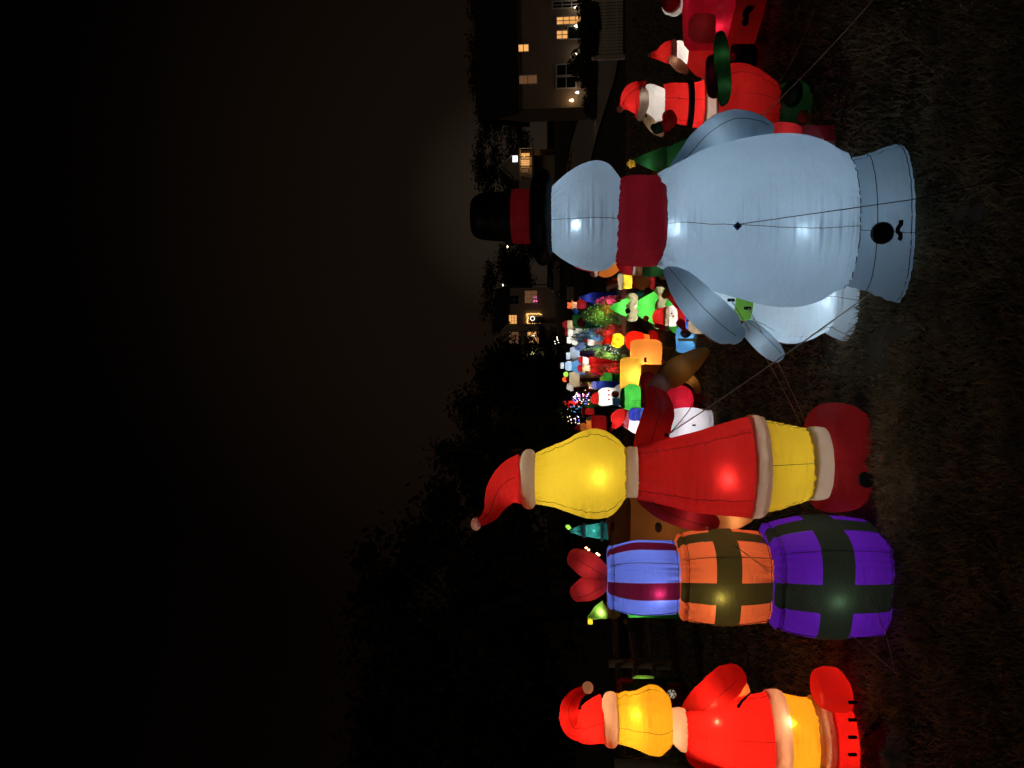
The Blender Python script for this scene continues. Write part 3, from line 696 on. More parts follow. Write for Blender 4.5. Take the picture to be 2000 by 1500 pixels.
for u in (-1.4, 1.4):
    for s in (-1, 1):
        V, F = tube_mesh([Vector((c.x + u, CD + s * .9, zb + .33)), Vector((c.x + u, CD + s * .68, zb + .33))], .33, 16); wh = mesh_obj('wheel', V, F, TYRE, root)
        V, F = tube_mesh([Vector((c.x + u, CD + s * .915, zb + .33)), Vector((c.x + u, CD + s * .9, zb + .33))], .20, 12); mesh_obj('rim', V, F, SILV, wh, root.location)
for u in (-2.28, 2.28):
    V, F = box_vf((c.x + u - .04, CD - .8, zb + .68), (c.x + u + .04, CD - .5, zb + .82)); mesh_obj('headlight' if u < 0 else 'tail_light', V, F, TRIM if u < 0 else solid('tail_red', (.3, .02, .02)), root, smooth=False)
# slatted bench below the car
BD = 70; q = P(1111, 573, BD); zb = tz(q.x, BD); root = empty('slat_fence', (q.x, BD, zb)); tag(root, 'short grey slatted fence piece on the grass below the silver car', 'fence')
for i in range(7):
    xx = q.x + (i - 3) * .17; V, F = box_vf((xx - .035, BD - .02, zb + .02), (xx + .035, BD + .02, zb + .72)); mesh_obj('slat', V, F, PICK, root, smooth=False)
for z in (.2, .55): V, F = box_vf((q.x - .65, BD + .022, zb + z), (q.x + .65, BD + .06, zb + z + .08)); mesh_obj('rail', V, F, PICK, root, smooth=False)

# split rail fence on the left
WOOD = solid('weathered_wood', (.50, .41, .32), .95, 5, .35, .5)
fp = [(P(1240, 1130, 16.6).x, 16.6), (P(1240, 1212, 15.4).x, 15.4), (P(1240, 1296, 13.8).x, 13.8), (P(1240, 1385, 12.4).x, 12.4), (P(1240, 1490, 11.2).x, 11.2)]
root = empty('rail_fence', (fp[2][0], fp[2][1], 0)); tag(root, 'weathered wooden split rail fence between the gift stack and left figure', 'fence')
for i, (X, Y) in enumerate(fp):
    if i == 1: continue
    V, F = joinvf([tube_mesh([Vector((X, Y, -.05)), Vector((X + .01, Y, .6)), Vector((X, Y, 1.16))], [.10, .095, .09], 7)]); mesh_obj('post', V, F, WOOD, root)
for (a, b) in ((0, 2), (2, 3), (3, 4)):
    (X0, Y0), (X1, Y1) = fp[a], fp[b]
    for z in (.33, .68, 1.0):
        pts = [Vector((X0 + (X1 - X0) * t, Y0 + (Y1 - Y0) * t + .02, z + .015 * math.sin(5 * t + z * 9))) for t in np.linspace(0, 1, 7)]
        V, F = tube_mesh(pts, [.045, .06, .065, .062, .064, .06, .045], 6); mesh_obj('rail', V, F, WOOD, root)
# ================================================================== LARGE INFLATABLES
def ring_seam(T, name, i, r=.0022, off=.002):
    lf = T.L[name]; pts = [Vector(lf.at(i, 2 * math.pi * j / 96, off)) for j in range(97)]
    par = [o for o in T.root.children if o.name.split('.')[0] == name][0]
    return seam(par, [p - T.root.location for p in pts], r)
# ---- tall snowman seen from behind
T = Thing('inflatable_snowman', 'tall pale blue snowman inflatable seen from behind with black top hat and red scarf', 'inflatable', 3.78, 432)
T.loft('hat', 'black', [(921, 398, 448), (924, 388, 460), (940, 378, 468), (975, 375, 471), (1002, 374, 472)], 14, 48, .9, caps=(1, 0))
T.loft('hat_band', 'scarf', [(1001, 371, 475), (1010, 370, 476), (1025, 370, 476), (1038, 371, 475)], 8, 48, .92, caps=(0, 0))
T.loft('hat_brim', 'black', [(1036, 372, 474), (1040, 352, 496), (1050, 336, 514), (1062, 332, 519), (1074, 340, 510), (1079, 366, 486)], 16, 56, .85, caps=(0, 1))
T.loft('head', 'snow', [(1075, 374, 484), (1092, 354, 500), (1115, 336, 515), (1140, 323, 525), (1165, 318, 528), (1187, 325, 523), (1203, 342, 508), (1214, 360, 492)], 120, 128, .9, caps=(1, 0), seams=(0.0,), pucker=.024)
T.loft('scarf', 'scarf', [(1197, 372, 494), (1203, 358, 508), (1222, 348, 517), (1250, 345, 519), (1280, 347, 517), (1293, 354, 512), (1298, 368, 500)], 40, 72, .92, caps=(0, 0), lobes=16, lobe_a=.008)
T.loft('body', 'snow', [(1284, 344, 516), (1300, 334, 524), (1330, 318, 534), (1370, 298, 558), (1410, 286, 569), (1450, 277, 580), (1500, 270, 592), (1535, 269, 595), (1570, 273, 592), (1605, 285, 580), (1632, 301, 562), (1650, 311, 553)], 220, 160, .66, caps=(0, 1), seams=(0.0,), pucker=.030)  # closed bottom is an added unseen baffle keeping body light off the foot
T.loft('foot', 'snow', [(1648, 311, 553), (1668, 313, 557), (1694, 307, 563), (1715, 299, 571), (1735, 293, 579), (1751, 291, 581), (1758, 294, 578)], 44, 112, .46, caps=(0, 1), seams=(0.0, 1.52, -1.52, math.pi), pucker=.010)
for nm, i in (('body', 219), ('foot', 16), ('foot', 40)): ring_seam(T, nm, i)
T.tube('arm', 'snow', [(1318, 338, .02, 16), (1345, 312, .05, 24), (1385, 274, .06, 33), (1432, 251, .06, 35), (1475, 251, .05, 27), (1496, 254, .05, 18)], 30, 28, .9, sm=.2)
T.tube('arm', 'snow', [(1312, 530, -.02, 17), (1335, 558, -.06, 28), (1365, 592, -.1, 35), (1398, 624, -.1, 36), (1424, 645, -.1, 31), (1436, 653, -.1, 21)], 30, 28, .9, sm=-.25)
# blower grille, zip and tether patch on the back
def patch(T, lfn, i0, t, name, mat, r, off=.006, n=18, dep=.01):
    lf = T.L[lfn]; i0 = lf.find(i0, t); c = Vector(lf.at(i0, t, off)); V = []; F = []
    c = Vector(lf.at(i0, t, off)); t += T.az; u = Vector((math.cos(t), math.sin(t), 0)); w = Vector((0, 0, 1)); nn = Vector((math.sin(t), -math.cos(t), 0))
    rings = ((1.0, 0), (1.0, dep), (.8, dep * 1.4), (.3, dep * 1.2))
    for (k, d) in rings:
        for j in range(n): a = 6.2832 * j / n; V.append(tuple(c + u * math.cos(a) * r * k + w * math.sin(a) * r * k + nn * d))
    for i in range(3):
        for j in range(n): a = i * n + j; b = i * n + (j + 1) % n; F.append((a, b, b + n, a + n))
    F.append(tuple(range(3 * n, 4 * n)))
    return mesh_obj(name, V, F, mat, T.root)
DARKP = solid('black_plastic', (.010, .010, .012), .6, 30, .2, .1)
patch(T, 'foot', 1722, -.03, 'blower_fan', DARKP, .052)
for k_ in (.92, .62, .32):
    lf_ = T.L['foot']; i_ = lf_.find(1722); c_ = Vector(lf_.at(i_, -.03, .022)); a_ = T.az - .03; u_ = Vector((math.cos(a_), math.sin(a_), 0))
    V, F = tube_mesh([c_ + u_ * math.cos(j * .2618) * .052 * k_ + Vector((0, 0, math.sin(j * .2618) * .052 * k_)) for j in range(25)], .0016, 5); mesh_obj('fan_guard', V, F, solid('guard_plastic', (.05, .05, .055), .5), T.root)
lf = T.L['foot']; zp = [Vector(lf.at(lf.find(1755) + int(round(1.5 * math.sin(j * .9))), -.10 + j * .025, .006)) for j in range(11)]
V, F = tube_mesh(zp, .010, 6); mesh_obj('zip_opening', V, F, DARKP, T.root)
patch(T, 'body', 1440, -.02, 'tether_patch', fab('navy'), .020, n=4); patch(T, 'body', 1440, -.02, 'tether_ring', DARKP, .010, .012, 8)
for (x, y, dD, pw, r_) in ((1126, 439, -.20, .11, .008), (1140, 415, .02, 1.05, .05), (1322, 446, -.135, .10, .008), (1385, 425, .06, 1.95, .06), (1565, 451, -.235, .09, .008), (1540, 440, .05, 2.25, .06), (1700, 432, .06, .46, .05), (1250, 432, 0, .45, .05)): T.lamp(x, y, dD, pw, COOL, r_)
T.lamp(1395, 268, .06, .15, COOL, .03); T.lamp(1375, 600, -.1, .16, COOL, .03); T.lamp(1020, 423, 0, .14, NEUT, .04)
SNOWMAN = T

# ---- small snowman behind it
T = Thing('inflatable_snowman', 'smaller bright white snowman inflatable half hidden behind the tall snowman', 'inflatable', 4.75, 575)
T.loft('head', 'snowb', [(1352, 556, 600), (1365, 535, 618), (1390, 524, 628), (1415, 528, 622), (1432, 540, 610)], 24, 40, .9)
T.loft('scarf', 'moss', [(1428, 548, 606), (1438, 535, 622), (1455, 532, 628), (1470, 540, 620)], 14, 40, .95)
T.loft('scarf_tail', 'red', [(1442, 622, 634), (1455, 625, 645), (1468, 628, 648)], 8, 16, .4, dD=-.02)
T.loft('body', 'snowb', [(1462, 520, 628), (1480, 505, 640), (1520, 492, 664), (1555, 490, 668), (1585, 496, 660), (1606, 508, 648), (1614, 512, 645)], 60, 72, .9, caps=(1, 0), seams=(0.0, -1.0, 1.0), pucker=.010)
T.loft('foot', 'snowb', [(1613, 512, 645), (1628, 508, 655), (1645, 506, 662), (1655, 508, 660)], 44, 64, .9, caps=(0, 1), seams=(0.0, -1.0, 1.0), pucker=.008)
T.tube('arm', 'snowb', [(1462, 640, -.05, 17), (1485, 662, -.1, 20), (1508, 684, -.14, 19), (1518, 694, -.14, 15)], 18, 20, .85, sm=.4)
for (x, y) in ((1428, 586), (1460, 602)):
    q = T.bx('tether_clip', DARKP, x - 7, x + 7, y - 3, y + 3, -.27, .01)
for (x, y, dD, pw, r_) in ((1560, 585, 0, 2.5, .05), (1600, 588, -.175, .15, .01), (1395, 578, 0, .9, .04), (1490, 672, -.1, .10, .03), (1640, 590, 0, .5, .03), (1450, 590, 0, .35, .03)): T.lamp(x, y, dD, pw, COOL, r_)

# ---- yellow headed figure in a Santa suit, from behind
T = Thing('inflatable_figure', 'tall yellow headed inflatable in red Santa suit seen from behind beside the gift stack', 'inflatable', 4.24, 915)
T.tube('hat', 'red', [(934, 1021, 0, 7), (948, 1013, 0, 12), (961, 998, 0, 17), (970, 977, 0, 25), (983, 957, 0, 35), (1002, 944, 0, 45), (1026, 937, 0, 52)], 30, 36, .85, sm=.3, ends=(1, 0))
T.ball('pompom', 'trim', 930, 1023, 0, 13.5, 10.5)
T.loft('hat_trim', 'trim', [(1018, 890, 980), (1024, 880, 990), (1033, 877, 994), (1041, 880, 992), (1047, 889, 984)], 14, 56, .9, caps=(0, 0), lobes=14, lobe_a=.012)
T.loft('head', 'yellow', [(1043, 889, 983), (1065, 877, 986), (1085, 868, 991), (1105, 860, 998), (1122, 850, 1004), (1140, 842, 1010), (1158, 838, 1012), (1175, 840, 1011), (1192, 848, 1006), (1207, 860, 993), (1219, 874, 975), (1226, 882, 968)], 80, 96, .8, caps=(0, 0), seams=(1.05, -1.05, math.pi), pucker=.010)
T.loft('collar', 'trim', [(1217, 880, 966), (1220, 875, 970), (1232, 873, 971), (1244, 874, 971), (1248, 879, 967)], 12, 48, .85, caps=(0, 0), lobes=12, lobe_a=.006)
T.loft('coat', 'red', [(1244, 872, 974), (1262, 868, 978), (1305, 858, 988), (1350, 847, 998), (1395, 834, 1003), (1440, 822, 1006), (1466, 816, 1006)], 80, 96, .85, caps=(0, 0), seams=(.75, -.75, math.pi), pucker=.010)
T.loft('coat_hem', 'trim', [(1458, 817, 1004), (1463, 813, 1009), (1478, 813, 1009), (1489, 817, 1005)], 10, 64, .86, caps=(0, 0), lobes=18, lobe_a=.005)
T.loft('legs', 'yellow', [(1484, 822, 1001), (1510, 826, 995), (1545, 833, 984), (1580, 841, 972)], 50, 72, .85, caps=(0, 0), seams=(0.0, 1.3, -1.3), pucker=.010)
T.loft('boot_cuff', 'trim', [(1572, 841, 969), (1577, 837, 973), (1594, 836, 974), (1610, 838, 972)], 10, 56, .86, caps=(0, 0), lobes=12, lobe_a=.008)
T.loft('boot', 'darkred', [(1576, 826, 870), (1586, 804, 892), (1610, 790, 906), (1640, 789, 908), (1668, 796, 905), (1685, 806, 898)], 28, 48, 1.05, dD=.20, seams=(.0,))
T.loft('boot', 'darkred', [(1580, 912, 962), (1592, 896, 990), (1620, 888, 998), (1650, 887, 996), (1672, 892, 990), (1686, 900, 980)], 28, 48, 1.05, dD=.20, seams=(.0,))
T.tube('arm', 'red', [(1264, 905, .02, 26), (1268, 872, .05, 30), (1278, 836, .08, 31), (1287, 804, .1, 29), (1284, 780, .12, 22), (1276, 762, .13, 13)], 34, 32, .9, sm=.2)
T.tube('cuff', 'trim', [(1278, 761, .14, 15), (1284, 756, .15, 20), (1291, 749, .16, 20)], 10, 24, .9)
T.tube('hand', 'ochre', [(1293, 747, .17, 18), (1308, 735, .18, 25), (1328, 721, .19, 26), (1350, 706, .2, 21), (1367, 694, .2, 15), (1377, 687, .2, 10)], 22, 24, .6)
T.tube('thumb', 'ochre', [(1302, 738, .17, 12), (1299, 722, .18, 11), (1302, 713, .18, 8)], 10, 16, .7)
T.tube('arm', 'darkred', [(1268, 968, .02, 26), (1300, 990, .02, 26), (1340, 1008, .04, 24), (1378, 1018, .06, 20), (1394, 1020, .06, 14)], 22, 28, .85, sm=-.2)  # shade of the unlit sleeve put into a darker cloth than the coat
T.tube('hand', 'lorange', [(1398, 1018, .08, 14), (1430, 1012, .1, 22), (1458, 1006, .1, 16)], 14, 20, .7)
patch(T, 'boot', 1690, .1, 'blower_fan', DARKP, .045)
q = T.bx('tether_clip', DARKP, 1298, 1306, 846, 853, -.15, .012)
for (x, y, dD, pw, r_) in ((1169, 931, -.160, .22, .008), (1140, 920, 0.02, 1.85, .06), (1085, 935, 0, .55, .05), (1422, 933, -.180, .40, .008), (1400, 915, 0.05, .62, .06), (1310, 918, 0, .34, .06), (1530, 910, 0, 1.3, .05), (1592, 906, 0, .22, .04), (1000, 945, 0, .20, .04), (1640, 850, .2, .34, .05), (1640, 942, .2, .30, .05), (1272, 848, .08, .055, .03), (1330, 720, .19, .026, .03), (1285, 756, .15, .02, .01), (1340, 1008, .04, .16, .03), (1432, 1012, .1, .15, .02), (1033, 936, 0, .16, .03), (1232, 922, 0, .16, .03), (930, 1023, 0, .03, .01)): T.lamp(x, y, dD, pw, NEUT, r_)  # lamps in sleeves, hands, cuff and pompom are added fill
lf = T.L['head']

# ---- the same kind of figure at the lower left, warm lamps
T = Thing('inflatable_figure', 'orange lit inflatable in red Santa suit with curled hat at the lower frame edge', 'inflatable', 4.62, 1435)
T.tube('hat', 'red', [(1186, 1404, 0, 44), (1165, 1410, 0, 42), (1142, 1418, 0, 34), (1122, 1416, 0, 25), (1112, 1398, 0, 20), (1113, 1378, 0, 17), (1124, 1360, 0, 13), (1138, 1349, 0, 9)], 40, 36, .85, sm=.3, ends=(0, 1))
T.ball('pompom', 'trim', 1148, 1343, 0, 12, 11)
T.loft('hat_trim', 'trim', [(1176, 1368, 1440), (1183, 1357, 1453), (1193, 1354, 1457), (1202, 1357, 1455), (1209, 1366, 1444)], 14, 56, .9, caps=(0, 0), lobes=14, lobe_a=.012)
T.loft('head', 'yellow', [(1202, 1361, 1446), (1222, 1354, 1452), (1240, 1353, 1458), (1256, 1346, 1465), (1272, 1341, 1470), (1288, 1345, 1471), (1300, 1356, 1462), (1309, 1368, 1450), (1312, 1384, 1446)], 70, 88, .8, caps=(0, 0), seams=(-.5, .95, math.pi), pucker=.010)
T.loft('collar', 'trim', [(1310, 1386, 1447), (1316, 1385, 1452), (1328, 1384, 1464), (1337, 1386, 1466), (1342, 1392, 1460)], 14, 48, .85, caps=(0, 0), lobes=12, lobe_a=.006)
T.loft('coat', 'red', [(1338, 1388, 1470), (1352, 1384, 1482), (1390, 1376, 1500), (1430, 1370, 1512), (1470, 1364, 1520), (1504, 1359, 1526)], 80, 96, .82, caps=(0, 0), seams=(-.15, 1.1, math.pi), pucker=.010)
T.loft('coat_hem', 'trim', [(1497, 1358, 1526), (1503, 1353, 1530), (1520, 1353, 1530), (1530, 1357, 1526)], 10, 64, .84, caps=(0, 0), lobes=18, lobe_a=.008)
T.loft('legs', 'yellow', [(1526, 1362, 1522), (1555, 1366, 1518), (1592, 1371, 1512)], 50, 72, .84, caps=(0, 0), seams=(-.15,), pucker=.010)
T.loft('boot_cuff', 'trim', [(1583, 1371, 1512), (1590, 1364, 1518), (1606, 1364, 1519), (1618, 1370, 1514)], 10, 56, .85, caps=(0, 0), lobes=12, lobe_a=.01)
T.loft('boot', 'red', [(1586, 1330, 1352), (1594, 1313, 1376), (1615, 1306, 1386), (1640, 1310, 1388), (1656, 1330, 1386)], 24, 40, 1.1, dD=-.02)
T.loft('boot', 'red', [(1600, 1378, 1512), (1625, 1372, 1516), (1648, 1376, 1516), (1661, 1384, 1512)], 24, 56, .8, dD=-.02, seams=(-.15,))
T.tube('arm', 'red', [(1350, 1400, .06, 24), (1370, 1375, .03, 28), (1398, 1350, 0, 31), (1422, 1330, 0, 31), (1434, 1321, 0, 26)], 30, 28, .85, sm=.1)
T.tube('arm', 'red', [(1362, 1470, -.02, 26), (1395, 1492, -.06, 27), (1430, 1508, -.1, 22)], 16, 24, .85)
T.tube('hand', 'lorange', [(1436, 1330, .14, 16), (1448, 1346, .14, 15), (1458, 1360, .14, 10)], 12, 20, .7)
T.tube('tether_strap', DARKP, [(1442, 1380, -.36, 3), (1452, 1366, -.36, 2), (1468, 1352, -.34, 1.2)], 8, 6, 1)
for j in range(4):
    y = 1372 + j * 34; T.bx('foot_strap', DARKP, 1657, 1673, y - 2.5, y + 2.5, -.36, .015)
for (x, y, dD, pw, r_) in ((1244, 1396, -.10, .30, .012), (1250, 1408, 0, 2.7, .06), (1400, 1408, -.125, .60, .012), (1400, 1440, 0, 4.2, .06), (1480, 1440, 0, 2.8, .06), (1545, 1412, -.165, .60, .012), (1560, 1440, 0, 2.4, .05), (1600, 1440, 0, 1.1, .05), (1160, 1412, 0, 1.6, .05), (1635, 1440, 0, 1.9, .05), (1630, 1345, -.02, .6, .04), (1390, 1356, 0, .8, .03), (1113, 1392, 0, .22, .02), (1328, 1424, 0, .9, .03), (1193, 1405, 0, .7, .03), (1448, 1346, .14, .12, .02), (1148, 1343, 0, .02, .01)): T.lamp(x, y, dD, pw * .85, (1.0, .52, .26), r_)  # sleeve and pompom lamps added to fill otherwise dark cloth

# ---- stack of three gift boxes with ribbons
T = Thing('inflatable_gift_stack', 'stack of blue, orange and purple inflatable gift boxes with red bow on top', 'inflatable', 4.22, 1125)
ROT = R(-10.5); VROT = R(-25)
def gift(nm, mat, rib, rb2, x0, x1, y0, y1, hot, hcol, pw, puff, dome):
    yc = (y0 + y1) / 2; k = T.D / FPX; half = (y1 - y0) / 2 * k / (math.cos(VROT) + abs(math.sin(VROT))) * 1.075
    c0 = P(x0, yc, T.D); c1 = P(x1, yc, T.D); c1.z = max(c1.z, .01); n = 61; rg = []
    for i in range(n):
        f = i / (n - 1); e = abs(2 * f - 1); kk = (1 - .15 * max(0, (e - .86) / .14) ** 2.2) * (1 - puff * e * e) * (1 - .035 * math.exp(-((f - .075) / .022) ** 2)) * (1 + .045 * max(0, 1 - f / .075) ** .5) * (1 - dome * max(0, (.45 - f) / .45) ** 1.6)
        rg.append((c0.lerp(c1, f), half * kk, half * kk))
    ts = (R(-45) + .0, R(45), R(135), R(-135))
    lf = Loft(rg, 3.7, ROT, (), 0.0, seed=len(T.L)); lf.ga = .020; T.L[nm] = lf
    # one shell cut into cloth and ribbon panels, the ribbon a little proud
    tt = math.asin(.27 ** 1.85); ts = []
    for s in range(4):
        m0 = s * math.pi / 2 - math.pi; ts += [m0 - tt + 2 * tt * j / 6 for j in range(6)] + [m0 + tt + (math.pi / 2 - 2 * tt) * j / 26 for j in range(26)]
    nt = len(ts); i0 = int(n * .37); i1 = int(n * .63)
    def shell(off): return [lf.at(i, t, off) for i in range(n) for t in ts]
    FB = []; FR = []
    for i in range(n - 1):
        for j in range(nt):
            rib_ = (j % 32) < 6 or (rb2 and i0 <= i < i1); a = i * nt + j; b2 = i * nt + (j + 1) % nt; (FR if rib_ else FB).append((a, a + nt, b2 + nt, b2))
    V = shell(0.0)
    for i, c in ((0, c0), (n - 1, c1)):
        V.append(tuple(c)); ci = len(V) - 1
        for j in range(nt): a = i * nt + j; b2 = i * nt + (j + 1) % nt; FB.append((ci, a, b2) if i == 0 else (ci, b2, a))
    o = mesh_obj('box', V, FB, fab(mat), T.root)
    mesh_obj('ribbon', shell(.003), FR, fab(rib), o, T.root.location)
    for me in (o.data, o.children[0].data):
        bm = bmesh.new(); bm.from_mesh(me); bmesh.ops.delete(bm, geom=[v for v in bm.verts if not v.link_faces], context='VERTS'); bm.to_mesh(me); bm.free()
    for t in (R(45), R(-45)): seam(o, [p - T.root.location for p in lf.line(t, 2, n - 2)], .0020)
    for i in (5, n - 4):
        lr = [Vector(lf.at(i, 2 * math.pi * j / 120, .003)) - T.root.location for j in range(121)]; seam(o, lr, .0018)
    cm = c0.lerp(c1, .5); lamp(T.root, cm, pw, NEUT, .06)  # added fill lamp at the box centre
    lamp(T.root, P(*hot, T.D - half * .84), .75, hcol, .008)
    return lf
gift('g1', 'purple', 'ribgreen', True, 1493, 1712, 999, 1246, (1633, 1168), (.7, 1, .7), 4.6, .09, .10)
gift('g2', 'orange', 'olive', True, 1322, 1496, 1026, 1222, (1407, 1163), (1, 1, .6), 2.7, .10, .05)
gift('g3', 'blue', 'maroon', False, 1186, 1324, 1050, 1204, (1287, 1156), (1, .8, .8), 2.3, .07, .16)
T.tube('bow', 'darkred', [(1187, 1128, -.02, 14), (1168, 1117, -.03, 22), (1145, 1102, -.03, 25), (1124, 1090, -.03, 20)], 20, 28, .7, sm=.2)
T.tube('bow', 'darkred', [(1187, 1130, -.02, 14), (1168, 1140, -.03, 22), (1147, 1150, -.03, 24), (1128, 1158, -.03, 18)], 20, 28, .7, sm=-.2)
T.lamp(1150, 1105, -.03, .22, NEUT, .03); T.lamp(1150, 1148, -.03, .20, NEUT, .03)

AUTO = True
# ---- Santa leaning over in green mittens, right side
T = Thing('inflatable_santa', 'standing Santa inflatable in profile with black belt and big red trousers', 'inflatable', 5.4, 200)
T.tube('hat', 'red', [(1218, 206, 0, 9), (1226, 200, 0, 22), (1240, 194, 0, 32), (1256, 196, 0, 36)], 18, 28, .9, sm=.2, ends=(1, 0))
T.ball('pompom', 'trim', 1211, 213, 0, 7)
T.tube('hat_trim', 'trim', [(1248, 166, -.02, 7), (1258, 184, -.12, 9), (1258, 206, -.14, 9), (1250, 230, -.05, 7)], 16, 14, 1)
T.loft('head', 'white', [(1256, 170, 226), (1268, 166, 236), (1284, 170, 236), (1298, 176, 232), (1304, 182, 226)], 18, 36, .85, seams=(0,))
T.tube('beard', 'cream', [(1262, 228, -.04, 9), (1270, 240, -.04, 10), (1281, 252, -.04, 10), (1292, 262, -.03, 6)], 10, 14, .7)
T.ball('nose', 'flesh', 1262, 236, -.02, 5); T.ball('eye', 'brown', 1262, 226, -.12, 3.4, 2)
T.loft('coat', 'red', [(1296, 168, 232), (1312, 164, 236), (1335, 165, 242), (1362, 164, 246), (1376, 160, 250)], 44, 48, .85, caps=(0, 0), seams=(.3, -.9), pucker=.008)
T.loft('belt', 'black', [(1340, 162, 246), (1343, 161, 247), (1349, 161, 248), (1352, 162, 247)], 6, 48, .88, caps=(0, 0))
T.loft('coat_trim', 'trim', [(1370, 154, 254), (1376, 148, 260), (1388, 146, 264), (1396, 150, 262)], 10, 40, .85, caps=(0, 0))
T.loft('trousers', 'red', [(1390, 142, 262), (1420, 130, 262), (1450, 128, 254), (1480, 140, 246), (1510, 160, 240), (1524, 172, 234)], 44, 48, .8, seams=(.2, -.5, .9), pucker=.010)
T.tube('arm', 'red', [(1306, 226, -.12, 13), (1308, 236, -.14, 14), (1300, 248, -.12, 11)], 12, 18, .9)
T.tube('mitten', 'dgreen', [(1290, 250, -.12, 10), (1282, 250, -.12, 12), (1276, 248, -.12, 7)], 10, 16, .7)
T.tube('arm', 'maroon', [(1395, 120, -.2, 16), (1396, 150, -.25, 17), (1396, 180, -.28, 14)], 14, 20, .9)
T.tube('mitten', 'dgreen', [(1407, 68, -.26, 9), (1408, 90, -.28, 14), (1411, 130, -.3, 15), (1414, 165, -.3, 15), (1413, 195, -.3, 11), (1411, 204, -.3, 5)], 26, 24, .8)
T.loft('boot', 'dgreen', [(1516, 170, 236), (1535, 163, 238), (1555, 160, 236), (1570, 166, 232), (1580, 176, 228)], 14, 32, .9)
T.ball('boot_toe', 'dgreen', 1548, 182, -.15, 26, 18); T.ball('heel', 'flesh', 1570, 228, -.16, 12); T.ball('ankle', 'grey', 1498, 180, .12, 30, 22)
for (x, y, dD, pw) in ((1280, 200, 0, .9), (1240, 196, 0, .45), (1330, 200, 0, 1.2), (1440, 195, 0, 1.9), (1450, 175, -.13, .08), (1386, 205, 0, .3), (1282, 244, -.04, .06), (1412, 110, -.3, .12), (1413, 170, -.3, .14), (1545, 190, 0, .22), (1396, 150, -.25, .12)): T.lamp(x, y, dD, pw * (.75 if x < 1290 else .36), NEUT, .03)
AUTO = False
# ---- parcel-red sack figure low behind the snowman hand
T = Thing('inflatable_stocking', 'dark red inflatable stocking lying low between Santa boots and the snowman', 'inflatable', 5.0, 262)
T.loft('foot', 'darkred', [(1502, 244, 296), (1520, 240, 300), (1545, 242, 300), (1562, 248, 296)], 12, 28, .8, ground=True)
T.loft('cuff', 'snow', [(1560, 250, 300), (1572, 246, 306), (1592, 248, 306), (1604, 256, 300)], 10, 28, .8, ground=True)
T.lamp(1530, 268, 0, .35, NEUT, .03); T.lamp(1582, 276, 0, .15, COOL, .03)

# ---- small Santa at the wheel of a red truck (cut by the frame)
T = Thing('inflatable_truck', 'red inflatable truck with black wheel cut by the upper frame edge', 'inflatable', 6.6, 30)
T.bx('cab', 'crimson', 1342, 1425, -60, 66, 0, .7, .04); T.bx('bed', 'red', 1424, 1476, -70, 84, -.02, .8, .03)
T.loft('fender', 'darkred', [(1345, 40, 70), (1355, 30, 80), (1375, 28, 84), (1395, 30, 82)], 12, 28, .7, dD=-.3)
T.loft('spare_wheel', 'black', [(1428, 92, 130), (1434, 84, 140), (1452, 82, 142), (1470, 86, 138), (1478, 96, 128)], 14, 28, .55)
T.ball('wheel_hub', 'crimson', 1432, 112, -.18, 8, 5)
T.ball('paw_mark', 'black', 1455, 44, -.43, 7, 6, depth=.3); T.tube('bone_mark', 'maroon', [(1459, 38, -.43, 4), (1456, 28, -.43, 6), (1466, 14, -.43, 7)], 8, 10, .4)
T.lamp(1400, 44, -.1, .40, (1, .75, .75), .03); T.lamp(1450, 30, 0, .28, NEUT, .03); T.lamp(1420, 52, -.3, .05, (1, .7, .8), .01); T.lamp(1370, 56, -.3, .1, NEUT, .02); T.lamp(1380, -20, 0, .8, NEUT, .03)
T = Thing('inflatable_santa', 'small Santa inflatable with tan mitten raised beside the red truck', 'inflatable', 6.9, 118)
T.tube('hat', 'red', [(1271, 107, 0, 4), (1285, 107, 0, 10), (1298, 104, 0, 18), (1312, 101, 0, 22)], 14, 24, .9, ends=(1, 0)); T.ball('pompom', 'trim', 1269, 107, 0, 5)
T.loft('hat_trim', 'trim', [(1309, 80, 124), (1314, 78, 126), (1320, 81, 124)], 6, 24, .9)
T.loft('head', 'white', [(1316, 84, 122), (1326, 81, 128), (1340, 84, 126), (1346, 90, 118)], 12, 28, .9)
T.loft('body', 'red', [(1342, 84, 126), (1362, 80, 146), (1385, 84, 152), (1410, 90, 150)], 12, 28, .8, ground=True)
T.tube('mitten', 'flesh', [(1312, 116, -.2, 8), (1322, 124, -.2, 11), (1334, 134, -.2, 10), (1340, 140, -.2, 6)], 12, 16, .6)
T.lamp(1332, 104, 0, .8, NEUT, .02); T.lamp(1372, 116, 0, .3, NEUT, .03); T.lamp(1300, 104, 0, .22, NEUT, .02); T.lamp(1318, 120, -.2, .03, NEUT, .01)
T = Thing('inflatable_boot', 'black inflatable boot with white fur rim and red lining at the upper frame edge', 'inflatable', 7.2, 10)
T.tube('boot_leg', 'black', [(1325, 12, -.1, 24), (1345, 6, -.08, 26), (1368, -6, -.05, 26), (1392, -22, 0, 24)], 16, 28, .9)
T.tube('fur_rim', 'white', [(1312, 2, -.22, 21), (1316, 8, -.24, 23), (1320, 12, -.24, 20)], 8, 24, 1); T.tube('lining', 'darkred', [(1306, 0, -.3, 17), (1311, 4, -.32, 18)], 6, 20, 1)
T.loft('foot', 'black', [(1388, -50, 0), (1410, -60, 10), (1430, -60, 12)], 8, 24, .9, ground=True)
T.lamp(1318, 6, -.2, .5, NEUT, .02); T.lamp(1345, 4, -.08, .5, NEUT, .02)
AUTO = True
